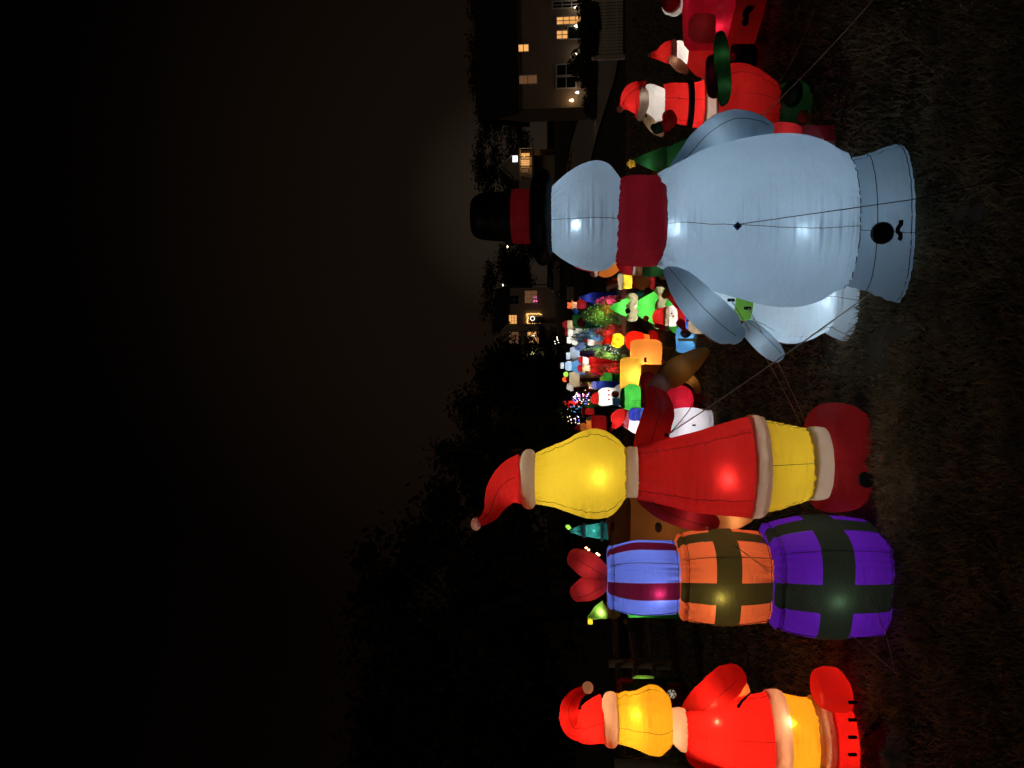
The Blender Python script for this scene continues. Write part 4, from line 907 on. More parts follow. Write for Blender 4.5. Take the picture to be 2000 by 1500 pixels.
# ================================================================== MIDDLE DISTANCE INFLATABLES
def star(T, name, mat, x, y, dD, r, dep=.04, rin=.42, parent=None, rot=0.0):
    c = P(x, y, T.D + dD); k = T.D / FPX; V = []; F = []
    for j in range(10):
        a = math.pi * j / 5 + rot; q = r * k * (1 if j % 2 == 0 else rin); V.append((c.x + math.sin(a) * q, c.y, c.z + math.cos(a) * q))
    V.append((c.x, c.y - dep, c.z)); V.append((c.x, c.y + dep, c.z))
    for j in range(10): F += [(j, (j + 1) % 10, 10), ((j + 1) % 10, j, 11)]
    return mesh_obj(name, V, F, fab(mat), parent or T.root, T.root.location, False)
def tiers(T, mat, trimm, tr, lobes=9):
    for i, (xt, xb, y0, y1, w0) in enumerate(tr):
        yc = (y0 + y1) / 2; h = (y1 - y0) / 2
        xe = xb - 9 if trimm else xb; f = (xe - xt) / (xb - xt); he = w0 + (h - w0) * f
        T.loft('tier', mat, [(xt, yc - w0, yc + w0), (xt + (xe - xt) * .35, yc - w0 - (he - w0) * .36, yc + w0 + (he - w0) * .36), (xt + (xe - xt) * .8, yc - w0 - (he - w0) * .84, yc + w0 + (he - w0) * .84), (xe, yc - he, yc + he)], 16, 54, .95, caps=(1, 0 if trimm else 1), lobes=lobes, lobe_a=.02)
        if trimm: T.loft('snow_trim', trimm, [(xe - 4, yc - he - 1, yc + he + 1), (xe + 2, y0 - 3, y1 + 3), (xb, y0 - 2, y1 + 2), (xb + 4, y0 + 4, y1 - 4)], 10, 72, .97, caps=(0, 1), lobes=lobes, lobe_a=.03, wave=4.0)

T = Thing('inflatable_tree', 'bright green inflatable Christmas tree with gold star and cream wavy trim', 'inflatable', 11.6, 606, D0=10.4)
star(T, 'star', 'gold', 1186, 603, 0, 18, .07); T.lamp(1186, 603, 0, .10, NEUT, .01)
tiers(T, 'green', 'cream', [(1192, 1238, 576, 625, 4), (1243, 1292, 563, 640, 14), (1297, 1340, 556, 664, 26)], 6)
T.loft('trunk', 'brown', [(1336, 590, 625), (1366, 590, 625)], 6, 20, 1, ground=True)
for (x, y, m_) in ((1226, 607, 'brown'), (1208, 585, 'lorange'), (1262, 622, 'orange'), (1250, 574, 'sky'), (1300, 570, 'gold')): T.ball('bauble', m_, x, y, -.26 if 580 < y < 615 else -.12, 5.5)
for (x, y, dD, pw) in ((1218, 596, -.055, .14), (1222, 603, 0, 1.0), (1262, 593, -.12, .14), (1268, 603, 0, 1.7), (1318, 606, 0, 1.8)): T.lamp(x, y, dD, pw, (.95, 1, .9), .02)

T = Thing('inflatable_santa', 'chubby Santa inflatable in front of the bright green tree', 'inflatable', 10.2, 612, D0=9.3)
T.loft('hat', 'red', [(1274, 616, 624), (1278, 608, 632), (1286, 603, 636), (1297, 601, 638)], 14, 28, .9)
T.ball('pompom', 'white', 1303, 642, -.05, 5); T.tube('hat_tip', 'red', [(1284, 634, -.02, 6), (1294, 640, -.04, 5), (1300, 642, -.05, 3)], 8, 12, 1)
T.loft('hat_trim', 'cream', [(1294, 602, 636), (1297, 598, 638), (1303, 598, 639), (1306, 601, 636)], 8, 28, .95)
T.loft('head', 'white', [(1304, 600, 636), (1312, 597, 638), (1322, 600, 636), (1328, 606, 630)], 10, 28, .95)
T.loft('body', 'red', [(1320, 598, 632), (1332, 588, 642), (1346, 585, 645), (1362, 590, 640), (1376, 594, 634)], 16, 32, .9, ground=True)
T.tube('arm', 'red', [(1326, 596, -.1, 8), (1316, 584, -.12, 8), (1306, 578, -.12, 6)], 10, 14, .9); T.ball('mitten', 'gold', 1300, 576, -.12, 8); T.tube('arm', 'red', [(1328, 630, -.12, 8), (1338, 638, -.14, 8), (1346, 640, -.14, 6)], 10, 14, .9)
T.ball('mitten', 'olive', 1348, 642, -.14, 7)
T.ball('eye', 'black', 1312, 612, -.215, 1.6); T.ball('nose', 'flesh', 1315, 618, -.22, 2.6)
T.lamp(1314, 618, 0, 1.5, NEUT, .02); T.lamp(1288, 618, 0, .5, NEUT, .02); T.lamp(1345, 614, 0, 1.1, NEUT, .02); T.lamp(1316, 586, -.1, .05, NEUT, .01)

T = Thing('inflatable_gift', 'small blue inflatable gift with red ribbon held by the chubby Santa', 'inflatable', 9.9, 628, D0=8.9)
T.bx('box', 'blue', 1340, 1358, 614, 640, 0, .15, .03, .3); T.sheet('ribbon', 'darkred', 1340, 1358, 624, 628, -.085); T.lamp(1349, 627, 0, .3, COOL, .01)
T.bx('tray', 'brown', 1357, 1360, 612, 642, 0, .16); T.loft('post', 'brown', [(1360, 622, 632), (1380, 622, 632)], 5, 12, 1, ground=True)
T = Thing('inflatable_sack', 'cream inflatable sack spilling a gold garland beside the blue gifts', 'inflatable', 9.7, 634, D0=8.6)
T.loft('bag', 'cream', [(1345, 628, 645), (1352, 620, 650), (1368, 618, 652), (1385, 622, 650), (1396, 626, 646)], 12, 28, .9, ground=True); T.lamp(1362, 634, 0, .35, NEUT, .02)
T.tube('garland', 'gold', [(1371, 644, -.2, 3), (1378, 650, -.22, 3), (1384, 658, -.22, 3.4), (1388, 664, -.22, 2)], 20, 8, 1)

T = Thing('inflatable_gift', 'sky blue inflatable gift cube with brown ribbon on the grass by the big hand', 'inflatable', Dg(1362, 662), 662)
T.bx('box', 'sky', 1322, 1369, 641, 686, .2, .28, .10, R(8)); T.sheet('ribbon', 'tan', 1324, 1368, 661, 666, .02)
T.ball('bow', 'grey', 1339, 651, -.02, 9, 10); T.ball('bow_knot', 'brown', 1336, 648, -.09, 3.5); T.lamp(1348, 664, .2, 2.0, COOL, .02); T.lamp(1350, 668, .09, .10, COOL, .008)

T = Thing('inflatable_figure', 'small glowing orange headed figure in red suit behind the orange panels', 'inflatable', 16.3, 665, D0=13.2)
T.tube('hat', 'red', [(1177, 673, 0, 2), (1182, 667, 0, 5), (1188, 663, 0, 8), (1195, 664, 0, 10)], 12, 20, .9, ends=(1, 0))
T.loft('head', 'yellow', [(1193, 655, 674), (1200, 652, 678), (1210, 651, 679), (1218, 657, 672)], 12, 28, .85); T.loft('collar', 'lorange', [(1218, 657, 671), (1224, 656, 672)], 4, 20, .9)
T.loft('coat', 'red', [(1222, 655, 675), (1230, 648, 684), (1242, 647, 690), (1256, 650, 690)], 12, 28, .85); T.loft('legs', 'lorange', [(1254, 652, 684), (1270, 654, 680)], 6, 24, .85); T.loft('boot', 'red', [(1268, 648, 684), (1274, 645, 688), (1282, 648, 684)], 8, 24, .9, ground=True)
T.lamp(1206, 665, 0, 2.4, WARM, .02); T.lamp(1240, 668, 0, 2.8, AMB, .03); T.lamp(1262, 668, 0, 1.0, AMB, .03); T.lamp(1189, 664, 0, .25, AMB, .02); T.lamp(1276, 666, 0, .5, AMB, .02)

T = Thing('inflatable_crate', 'large glowing orange inflatable crate in the middle of the lawn', 'inflatable', 15.4, 705, D0=9.6)
T.bx('box', 'lorange', 1232, 1290, 664, 746, .2, .45, .02, R(-6)); T.bx('stand', 'lorange', 1288, 1294, 670, 740, .2, .42); T.bx('warning_print', 'black', 1258, 1263, 698, 708, -.045, .008)
T.lamp(1258, 714, 0.04, .9, (1, .66, .30), .02); T.lamp(1262, 704, .2, 5.5, (1, .66, .30), .05)
T = Thing('inflatable_crate', 'taller yellow orange inflatable crate leaning on the large glowing crate', 'inflatable', 14.6, 730, D0=9.0)
T.bx('box', 'amber', 1212, 1250, 700, 762, 0, .30, .02, R(6)); T.bx('stand', 'lorange', 1249, 1304, 712, 756, .02, .25); T.lamp(1236, 738, -.06, 1.0, (1, .74, .34), .02); T.lamp(1238, 735, 0, 2.8, (1, .74, .34), .04)

T = Thing('inflatable_bag', 'shiny green inflatable ball shaped bag in front of the orange crates', 'inflatable', 11.0, 778, D0=7.6)
T.loft('bag', 'green', [(1216, 762, 794), (1221, 754, 803), (1230, 750, 808), (1240, 751, 808), (1250, 756, 803), (1258, 764, 796)], 40, 36, .9, seams=(-.1,)); T.loft('rim', 'dgreen', [(1212, 764, 792), (1215, 758, 799), (1219, 757, 800), (1221, 762, 796)], 8, 32, .92); T.loft('base', 'dgreen', [(1256, 766, 794), (1275, 768, 792)], 5, 24, .9, ground=True)
T.lamp(1232, 777, -.09, .09, (.9, 1, .9), .008); T.lamp(1236, 778, 0, 1.0, (.9, 1, .9), .02)

T = Thing('inflatable_bear', 'white inflatable bear with red cap and dark open mouth', 'inflatable', 17.0, 772, D0=13.0)
T.loft('hat', 'red', [(1154, 778, 786), (1158, 770, 788), (1166, 766, 790), (1170, 765, 790)], 10, 24, .9); T.loft('head', 'white', [(1168, 764, 790), (1176, 758, 793), (1186, 757, 792), (1196, 758, 790), (1206, 756, 788)], 14, 28, .85)
T.loft('body', 'white', [(1202, 754, 790), (1218, 748, 796), (1250, 750, 796), (1275, 754, 792)], 12, 28, .85, ground=True)
for y in (763, 771, 780): T.ball('button', 'darkred', 1189, y, -.155, 1.9)
T.ball('mouth', 'brown', 1202, 770, -.13, 7, 8); T.ball('tongue', 'darkred', 1203, 771, -.19, 4, 5); T.bx('scarf', 'sky', 1196, 1212, 777, 792, -.17, .05)
T.lamp(1184, 776, 0, 3.0, NEUT, .03); T.lamp(1162, 778, 0, .4, NEUT, .02); T.lamp(1240, 774, 0, 2.0, NEUT, .04)

T = Thing('inflatable_santa', 'pink white bearded Santa inflatable peeking out beside the yellow head', 'inflatable', 9.6, 832, D0=6.6)
T.tube('hat', 'red', [(1196, 834, 0, 4), (1202, 830, 0, 8), (1206, 820, 0, 15), (1214, 815, 0, 17), (1220, 817, 0, 17)], 14, 24, .9, ends=(1, 0)); T.ball('pompom', 'pink', 1194, 838, 0, 4)
T.loft('hat_trim', 'pink', [(1217, 804, 832), (1221, 800, 836), (1226, 801, 838), (1229, 806, 834)], 8, 28, .9)
T.loft('head', 'white', [(1226, 808, 838), (1238, 806, 846), (1256, 808, 850), (1270, 814, 846)], 12, 28, .9); T.loft('coat', 'red', [(1262, 806, 846), (1290, 800, 852), (1305, 802, 850)], 8, 28, .9)
T.loft('body', 'white', [(1300, 802, 850), (1330, 797, 862), (1358, 797, 866), (1378, 802, 860)], 16, 36, .85, ground=True); T.bx('button', 'black', 1352, 1359, 829, 832, -.16, .01)
T.lamp(1244, 828, 0, .9, (1, .85, .88), .02); T.lamp(1210, 820, 0, .35, NEUT, .02); T.lamp(1345, 830, 0, 1.4, (1, .93, 1), .03); T.lamp(1284, 826, 0, .3, NEUT, .02)
T = Thing('inflatable_bird', 'blue capped small inflatable tucked against the pink white Santa', 'inflatable', 9.2, 808, D0=6.2)
T.loft('cap', 'navy', [(1228, 804, 816), (1233, 798, 821), (1242, 797, 822), (1249, 799, 821)], 10, 24, .9); T.loft('cap_band', 'blue', [(1247, 797, 823), (1257, 797, 822)], 5, 24, .9); T.loft('body', 'lime', [(1256, 802, 820), (1280, 804, 820)], 6, 20, .8, dD=.5, ground=True)
T.lamp(1240, 809, 0, .25, COOL, .01); T.lamp(1280, 809, 0, .2, NEUT, .02)
T = Thing('inflatable_sled', 'round crimson inflatable sled end with ochre runners under the raised arm', 'inflatable', 10.2, 780, D0=5.9)
T.loft('seat', 'crimson', [(1296, 770, 800), (1304, 758, 806), (1322, 752, 810), (1342, 756, 808), (1354, 770, 800)], 18, 32, .7); T.tube('runner', 'ochre', [(1332, 736, .1, 9), (1350, 742, .1, 10), (1362, 760, .08, 7), (1364, 790, .06, 6), (1362, 815, .05, 8)], 20, 14, .8); T.loft('prop', 'darkred', [(1350, 768, 800), (1366, 770, 798)], 5, 20, .7, ground=True)
T.lamp(1330, 782, 0, .32, NEUT, .02); T.lamp(1340, 796, -.03, .05, (1, .7, .9), .008); T.lamp(1350, 743, .1, .03, NEUT, .01)
T = Thing('inflatable_chest', 'dark red inflatable chest lid behind the raised arm and green bag', 'inflatable', 11.0, 756, D0=7.0)
T.bx('lid', 'darkred', 1250, 1275, 735, 800, 0, .35, .02, R(20)); T.bx('side', 'darkred', 1275, 1335, 745, 800, .05, .3); T.lamp(1262, 768, 0, .6, NEUT, .03); T.lamp(1300, 770, .05, .3, NEUT, .03)

# figures peeping out behind the tall snowman
T = Thing('inflatable_figure', 'orange headed figure in red cap hidden behind the tall snowman head', 'inflatable', 7.4, 500)
T.tube('hat', 'darkred', [(1118, 500, 0, 8), (1130, 508, 0, 16), (1146, 506, 0, 26), (1158, 504, 0, 32)], 14, 28, .9, ends=(1, 0)); T.loft('hat_trim', 'trim', [(1152, 472, 536), (1158, 468, 541), (1166, 470, 540), (1170, 476, 536)], 8, 32, .9)
T.loft('head', 'lorange', [(1166, 474, 536), (1178, 468, 541), (1192, 464, 540), (1205, 462, 532), (1216, 468, 522)], 14, 36, .85); T.loft('coat', 'darkred', [(1214, 470, 520), (1240, 462, 528)], 6, 28, .85)
T.loft('body', 'lorange', [(1238, 462, 528), (1270, 455, 538), (1296, 456, 540)], 10, 28, .85); T.loft('hem', 'trim', [(1290, 452, 545), (1300, 452, 546)], 5, 28, .86); T.loft('trousers', 'brown', [(1298, 458, 540), (1330, 464, 534)], 6, 24, .85, ground=True)
T.lamp(1190, 502, 0, .9, WARM, .03); T.lamp(1262, 498, 0, 1.1, WARM, .03); T.lamp(1145, 505, 0, .3, NEUT, .03); T.lamp(1310, 498, 0, .2, WARM, .03)
T = Thing('inflatable_elf', 'little red capped elf in front of the hidden orange headed figure', 'inflatable', 7.0, 525)
T.tube('cap', 'scarf', [(1206, 516, 0, 3), (1212, 520, 0, 7), (1222, 525, 0, 11), (1236, 527, 0, 11)], 12, 20, .9, ends=(1, 0)); T.loft('cap_trim', 'white', [(1236, 514, 538), (1242, 515, 537)], 4, 20, .9); T.loft('head', 'brown', [(1240, 517, 536), (1252, 519, 538), (1258, 522, 534)], 8, 20, .9); T.loft('body', 'dgreen', [(1254, 515, 540), (1280, 512, 540)], 8, 24, .9, ground=True)
T.lamp(1226, 525, 0, .10, NEUT, .01); T.lamp(1250, 527, 0, .06, NEUT, .01); T.lamp(1280, 526, 0, .1, NEUT, .02)
T = Thing('inflatable_bucket', 'glowing yellow inflatable bucket holding a candy cane and green ball', 'inflatable', 20.0, 550, D0=13.5)
T.loft('rim', 'cream', [(1206, 538, 562), (1209, 534, 566), (1214, 534, 566), (1218, 537, 564)], 8, 28, .95); T.loft('bucket', 'yellow', [(1216, 536, 565), (1236, 535, 563)], 8, 28, .95, caps=(0, 0)); T.loft('base', 'orange', [(1234, 533, 563), (1246, 534, 562), (1252, 537, 558)], 8, 28, .95, ground=True)
T.tube('candy_cane', 'flesh', [(1207, 558, -.05, 4), (1194, 560, -.05, 4.2), (1187, 563, -.05, 4), (1187, 567, -.05, 3)], 12, 10, 1); T.tube('ribbon', 'darkred', [(1207, 552, -.02, 4), (1190, 553, -.02, 4), (1186, 556, -.02, 3)], 8, 10, 1); T.ball('ball', 'olive', 1190, 545, 0, 6); T.tube('stick', 'orange', [(1207, 546, 0, 3), (1196, 545, 0, 3)], 6, 10, 1)
T.lamp(1226, 550, 0, 1.8, NEUT, .02); T.lamp(1192, 550, -.3, .15, NEUT, .02)
T = Thing('inflatable_bear', 'dim brown inflatable bear with red collar left of the green tree', 'inflatable', 15.0, 548, D0=11.6)
T.loft('collar', 'darkred', [(1268, 537, 560), (1276, 534, 566), (1282, 537, 560)], 8, 24, .9); T.loft('head', 'brown', [(1240, 538, 558), (1250, 533, 566), (1264, 535, 566), (1272, 540, 558)], 10, 24, .9); T.loft('body', 'brown', [(1278, 534, 566), (1300, 530, 574), (1330, 532, 572)], 10, 24, .9, ground=True); T.ball('paw', 'brown', 1265, 568, -.15, 7)
T.lamp(1256, 550, 0, .25, WARM, .02); T.lamp(1310, 550, 0, .5, WARM, .02)
T = Thing('inflatable_tree', 'dark green inflatable tree with yellow tip beside the snowman shoulder', 'inflatable', 6.9, 318)
star(T, 'tip', 'gold', 1233, 320, 0, 10, .05, .7); tiers(T, 'dgreen', None, [(1238, 1300, 286, 340, 4), (1290, 1352, 268, 352, 16)], 7); T.lamp(1233, 321, 0, .03, NEUT, .01); T.loft('trunk', 'brown', [(1350, 305, 331), (1400, 305, 331)], 5, 20, 1, ground=True); T.bx('sign', 'lorange', 1272, 1284, 336, 352, -.3, .03)
for (x, pw) in ((1270, .14), (1325, .22)): T.lamp(x, 318, 0, pw, (.95, 1, .9), .02)

# left side, behind the gift stack
T = Thing('inflatable_tree', 'dim teal inflatable tree with lilac bands and glowing green tip', 'inflatable', 13.0, 1036, D0=9.5)
T.tube('tip', 'lime', [(1114, 1032, 0, 2.5), (1110, 1030, 0, 5), (1106, 1028, 0, 3)], 8, 14, 1); tiers(T, 'teal', None, [(1112, 1140, 1025, 1048, 3), (1138, 1178, 1021, 1053, 10), (1176, 1215, 1014, 1060, 15)], 6)
for x, y0, y1 in ((1141, 1023, 1050), (1176, 1019, 1056)): T.loft('band', 'lilac', [(x - 3, y0, y1), (x, y0 - 1, y1 + 1), (x + 3, y0, y1)], 6, 36, .96, caps=(0, 0), lobes=7, lobe_a=.03)
T.loft('trunk', 'brown', [(1214, 1030, 1044), (1240, 1030, 1044)], 5, 16, 1, ground=True); T.lamp(1110, 1030, 0, .08, NEUT, .01); T.lamp(1126, 1037, 0, .12, COOL, .01); T.lamp(1160, 1037, -.08, .05, (.5, .9, 1), .01); T.lamp(1160, 1037, 0, .4, (.6, .95, 1), .02); T.lamp(1195, 1037, 0, .2, COOL, .02)
T = Thing('inflatable_doghouse', 'tan inflatable house block behind the yellow figure and gift stack', 'inflatable', 9.5, 1000, D0=7.4)
T.bx('wall', 'tan', 1226, 1400, 958, 1058, 0, .6, .02, R(-10)); T.bx('roof', 'brown', 1188, 1228, 950, 1056, -.02, .66, .02, R(-10)); T.ball('knob', 'trim', 1286, 1030, -.5, 10, 7); T.ball('chimney', 'white', 1186, 1019, -.3, 4); T.bx('trim_board', 'darkred', 1192, 1200, 1020, 1036, -.36, .02)
T.lamp(1300, 1005, 0, 1.5, WARM, .04); T.lamp(1208, 1005, 0, .45, WARM, .03)
T = Thing('inflatable_elf', 'green pointed elf hat with yellow pompom peeking left of the blue gift', 'inflatable', 11.0, 1195, D0=7.6)
T.tube('hat', 'lime', [(1150, 1206, 0, 4), (1158, 1203, 0, 8), (1170, 1196, 0, 14), (1184, 1190, 0, 18)], 14, 20, .8, ends=(1, 0)); T.bx('pompom', 'yellow', 1148, 1158, 1207, 1219, 0, .05, .05, .4); T.loft('head', 'flesh', [(1184, 1176, 1206), (1200, 1174, 1208), (1214, 1180, 1202)], 8, 24, .9); T.loft('body', 'green', [(1212, 1178, 1206), (1260, 1172, 1206)], 8, 24, .8, ground=True)
T.tube('arm', 'olive', [(1218, 1200, -.1, 7), (1222, 1212, -.12, 7), (1232, 1222, -.12, 8), (1236, 1230, -.12, 5)], 12, 14, .8); T.ball('cuff', 'flesh', 1222, 1214, -.16, 5); T.ball('hand', 'olive', 1234, 1226, -.12, 9, 8)
T.lamp(1174, 1195, -.05, .35, NEUT, .01); T.lamp(1153, 1213, 0, .08, NEUT, .01); T.lamp(1240, 1192, 0, .3, NEUT, .02); T.lamp(1234, 1225, -.12, .02, NEUT, .01)
# wire light sculpture
T = Thing('light_sculpture', 'wire frame lit with tiny warm bulbs above the gift stack bow', 'light decoration', 12.0, 1085)
WIRE = solid('thin_wire', (.02, .02, .02), .6)
pts = [(1112, 1098), (1134, 1081), (1138, 1076), (1145, 1070), (1150, 1074), (1142, 1084), (1146, 1080), (1166, 1081), (1170, 1084), (1166, 1088), (1165, 1093)]
L = [P(x, y, 12.0) for x, y in pts]; V, F = tube_mesh(L + [Vector((L[-1].x, 12.0, .8)), Vector((L[-1].x, 12.0, 0))], .006, 5); mesh_obj('wire', V, F, WIRE, T.root)
for p in L: bulb(T.root, p, .016, glow('tiny_warm', (1, .55, .30), 9.0))
# green parcel pile beyond the fence
T = Thing('inflatable_gift', 'green inflatable gift with dark red bow beyond the fence behind the left figure', 'inflatable', 10.5, 1338)
T.bx('box', 'lime', 1237, 1278, 1325, 1350, 0, .25, .02, R(10)); T.ball('bow', 'darkred', 1258, 1335, -.16, 5); T.tube('ribbon', 'darkred', [(1262, 1328, -.15, 2), (1258, 1335, -.16, 2.4), (1268, 1342, -.15, 2)], 8, 8, 1); T.bx('stand', 'dgreen', 1278, 1330, 1328, 1348, 0, .2); T.lamp(1256, 1338, 0, .38, NEUT, .02)
T = Thing('inflatable_train', 'red rimmed inflatable wagon with peppermint wheel behind the left figure', 'inflatable', 10.0, 1362)
T.bx('frame_bar', 'red', 1206, 1212, 1327, 1380, 0, .06); T.bx('frame_bar', 'red', 1206, 1236, 1325, 1332, 0, .06); T.bx('panel', 'olive', 1214, 1300, 1332, 1390, .03, .3); T.lamp(1220, 1330, -.12, .03, NEUT, .01); T.bx('chassis', 'darkred', 1300, 1345, 1340, 1400, .03, .3)
o = T.ball('peppermint_wheel', 'trim', 1312, 1356, -.2, 9, 9, depth=.4)
for a in range(6): 
    b = a * math.pi / 3; T.tube('stripe', 'black', [(1312 + 3 * math.cos(b), 1356 + 3 * math.sin(b), -.225, .8), (1312 + 7.5 * math.cos(b + .5), 1356 + 7.5 * math.sin(b + .5), -.222, 1.3)], 6, 6, 1, parent=o)
T.lamp(1312, 1356, -.2, .05, NEUT, .01); T.lamp(1240, 1362, .03, .1, WARM, .02)
# deflated heap at the foot of the left figure
T = Thing('deflated_cloth', 'crumpled dark deflated cloth heap at the foot of the left figure', 'cloth', 4.15, 1480)
def heap(T, name, mat, y, D, w, h, seed):
    c = P(1700, y, D); n = 22; V = []; F = []
    for i in range(n):
        for j in range(n):
            u = i / (n - 1) * 2 - 1; v = j / (n - 1) * 2 - 1; f = max(0, 1 - u * u) * max(0, 1 - v * v)
            V.append((c.x + u * w, D + v * w * .7, .012 + h * f * (.6 + .8 * abs(noise.noise(Vector((u * 2.6, v * 2.6, seed))))) + .03 * f * noise.noise(Vector((u * 8, v * 8, seed)))))
    for i in range(n - 1):
        for j in range(n - 1): a = i * n + j; F.append((a, a + n, a + n + 1, a + 1))
    return mesh_obj(name, V, F, fab(mat), T.root)
heap(T, 'fold', 'darkred', 1470, 4.1, .16, .16, 1.0); heap(T, 'fold', 'grey', 1482, 3.95, .14, .12, 5.0); heap(T, 'fold', 'maroon', 1445, 4.15, .12, .10, 9.0)

# ================================================================== FAR ROW
BM2 = [bush_mesh(20 + i, 1300, .035, .08) for i in range(3)]
BLEAF = leafy('lit_bush_leaf', (.16, .17, .10), .45)
LC = {'g': (.42, 1, .18), 'b': (.10, .25, 1), 'r': (1, .04, .05), 'p': (1, .08, .30), 'l': (.55, 1, .30), 'w': (.8, .9, .7)}
for i, (x0, x1, y0, y1, D, c, pw, lb) in enumerate((
    (1138, 1184, 588, 640, 31, 'g', 26, 'large bush wrapped in green lights beside the gold star'), (1124, 1166, 638, 680, 33, 'b', 70, 'bush covered in blue net lights'),
    (1160, 1184, 634, 664, 30, 'r', 26, 'low bush with red lights under the blue bush'), (1162, 1183, 577, 601, 30, 'p', 30, 'small bush with pink lights next to the gold star'),
    (1138, 1164, 676, 690, 33, 'l', 16, 'pale green lit bush under the white snowflake figure'), (1160, 1184, 678, 704, 30, 'l', 24, 'bright lime lit bush by the small glowing figure'),
    (1178, 1206, 672, 692, 28, 'w', 4, 'dim grey green bush beside the small glowing hat'), (1148, 1174, 694, 716, 32, 'r', 26, 'red lit bush below the white bearded Santa'),
    (1150, 1176, 714, 738, 32, 'r', 26, 'red lit bush below the beige bearded Santa'), (1172, 1192, 708, 734, 29, 'r', 20, 'nearest round bush with red lights'),
    (1120, 1140, 650, 668, 36, 'g', 14, 'dark green bush behind the blue net lights'))):
    yc = (y0 + y1) / 2; q = P(x1, yc, D); z = tz(q.x, D); h = max(.5, P(x0, yc, D).z - z); w = (y1 - y0) / 2 * D / FPX
    r = bush('lit_bush', lb, q.x, D, w * 1.05, h * .9, BM2[i % 3], BLEAF, 'bushes with coloured lights')
    lamp(r, Vector((q.x, D - w * .3, z + h * .45)), pw * .9, LC[c], .15); lamp(r, Vector((q.x - w * .3, D - w * 1.25, z + h * .55)), pw * .45, LC[c], .05)  # added fill lamps, within and ahead of the leaves, standing for the net bulbs
    dots(r, 'net_bulb', [Vector((q.x + w * math.sin(a) * math.sin(b), D - w * abs(math.cos(a)) * math.sin(b), z + h * (.15 + .8 * math.cos(b)))) for a, b in [(random.uniform(-1.5, 1.5), random.uniform(.1, 1.5)) for _ in range(34)]], .022, glow('net_' + c, LC[c], .9))

def fig(name, label, D, yc, parts, lamps, cat='inflatable'):
    T = Thing(name, label, cat, D, yc, group='small inflatables in the far row')
    for p in parts:
        k = p[0]
        if k == 'L': T.loft(p[1], p[2], p[3], 10, 20, .9, ground=(len(p) > 4 and p[4]))
        elif k == 'B': T.ball(p[1], p[2], *p[3])
        elif k == 'T': T.tube(p[1], p[2], p[3], 10, 12, .9)
        elif k == 'X': T.bx(p[1], p[2], *p[3])
    for (x, y, pw, col) in lamps: T.lamp(x, y, 0, pw * .42, col, .03)
    return T
fig('inflatable_soldier', 'red coated toy soldier inflatable with orange top hat', 34, 597, [('L', 'hat', 'orange', [(1108, 590, 602), (1116, 591, 603)]), ('L', 'brim', 'lorange', [(1116, 585, 606), (1119, 586, 606)]), ('L', 'head', 'flesh', [(1119, 589, 603), (1128, 590, 602)]), ('L', 'coat', 'darkred', [(1127, 586, 604), (1146, 584, 602)]), ('L', 'legs', 'navy', [(1145, 587, 602), (1160, 587, 600)], True), ('T', 'arm', 'sky', [(1122, 605, -.1, 4), (1126, 610, -.1, 5)]), ('B', 'glove', 'cream', (1134, 582, -.1, 4, 4))], [(1112, 596, 3, NEUT), (1123, 596, 3, NEUT), (1136, 595, 4, NEUT), (1125, 608, .3, COOL)])
fig('inflatable_tree', 'dark blue cone tree next to the toy soldier', 33, 582, [('L', 'cone', 'navy', [(1133, 579, 583), (1146, 575, 589), (1160, 571, 593)], True)], [(1150, 582, 5, COOL)])
fig('inflatable_santa', 'cream bearded Santa inflatable between toy soldier and white snowman', 35, 634, [('L', 'hat', 'darkred', [(1099, 630, 638), (1104, 627, 641), (1108, 626, 642)]), ('L', 'beard', 'cream', [(1108, 626, 642), (1116, 626, 644), (1124, 630, 646)]), ('L', 'coat', 'dgreen', [(1118, 616, 640), (1134, 614, 642)], True), ('B', 'sack', 'darkred', (1136, 630, -.6, 10, 9))], [(1105, 634, 2, NEUT), (1116, 634, 5, NEUT), (1128, 628, 3, NEUT), (1136, 630, .5, NEUT)])
fig('inflatable_snowman', 'white snowman with flat red cap behind the blue bush', 36, 650, [('L', 'cap', 'darkred', [(1103, 643, 656), (1108, 643, 656)]), ('L', 'head', 'white', [(1109, 643, 656), (1114, 642, 657), (1120, 645, 655)]), ('L', 'body', 'white', [(1119, 641, 658), (1135, 640, 660)], True)], [(1114, 650, 6, NEUT), (1106, 650, .8, NEUT), (1128, 650, 5, NEUT)])
fig('inflatable_penguin', 'white fronted penguin inflatable with red foot', 35.5, 666, [('L', 'head', 'white', [(1107, 659, 670), (1112, 657, 671), (1117, 659, 670)]), ('L', 'body', 'white', [(1117, 660, 672), (1126, 662, 676), (1140, 660, 676)], True), ('B', 'foot', 'red', (1124, 682, -.3, 5, 4))], [(1112, 664, 5, NEUT), (1124, 668, 5, NEUT)])
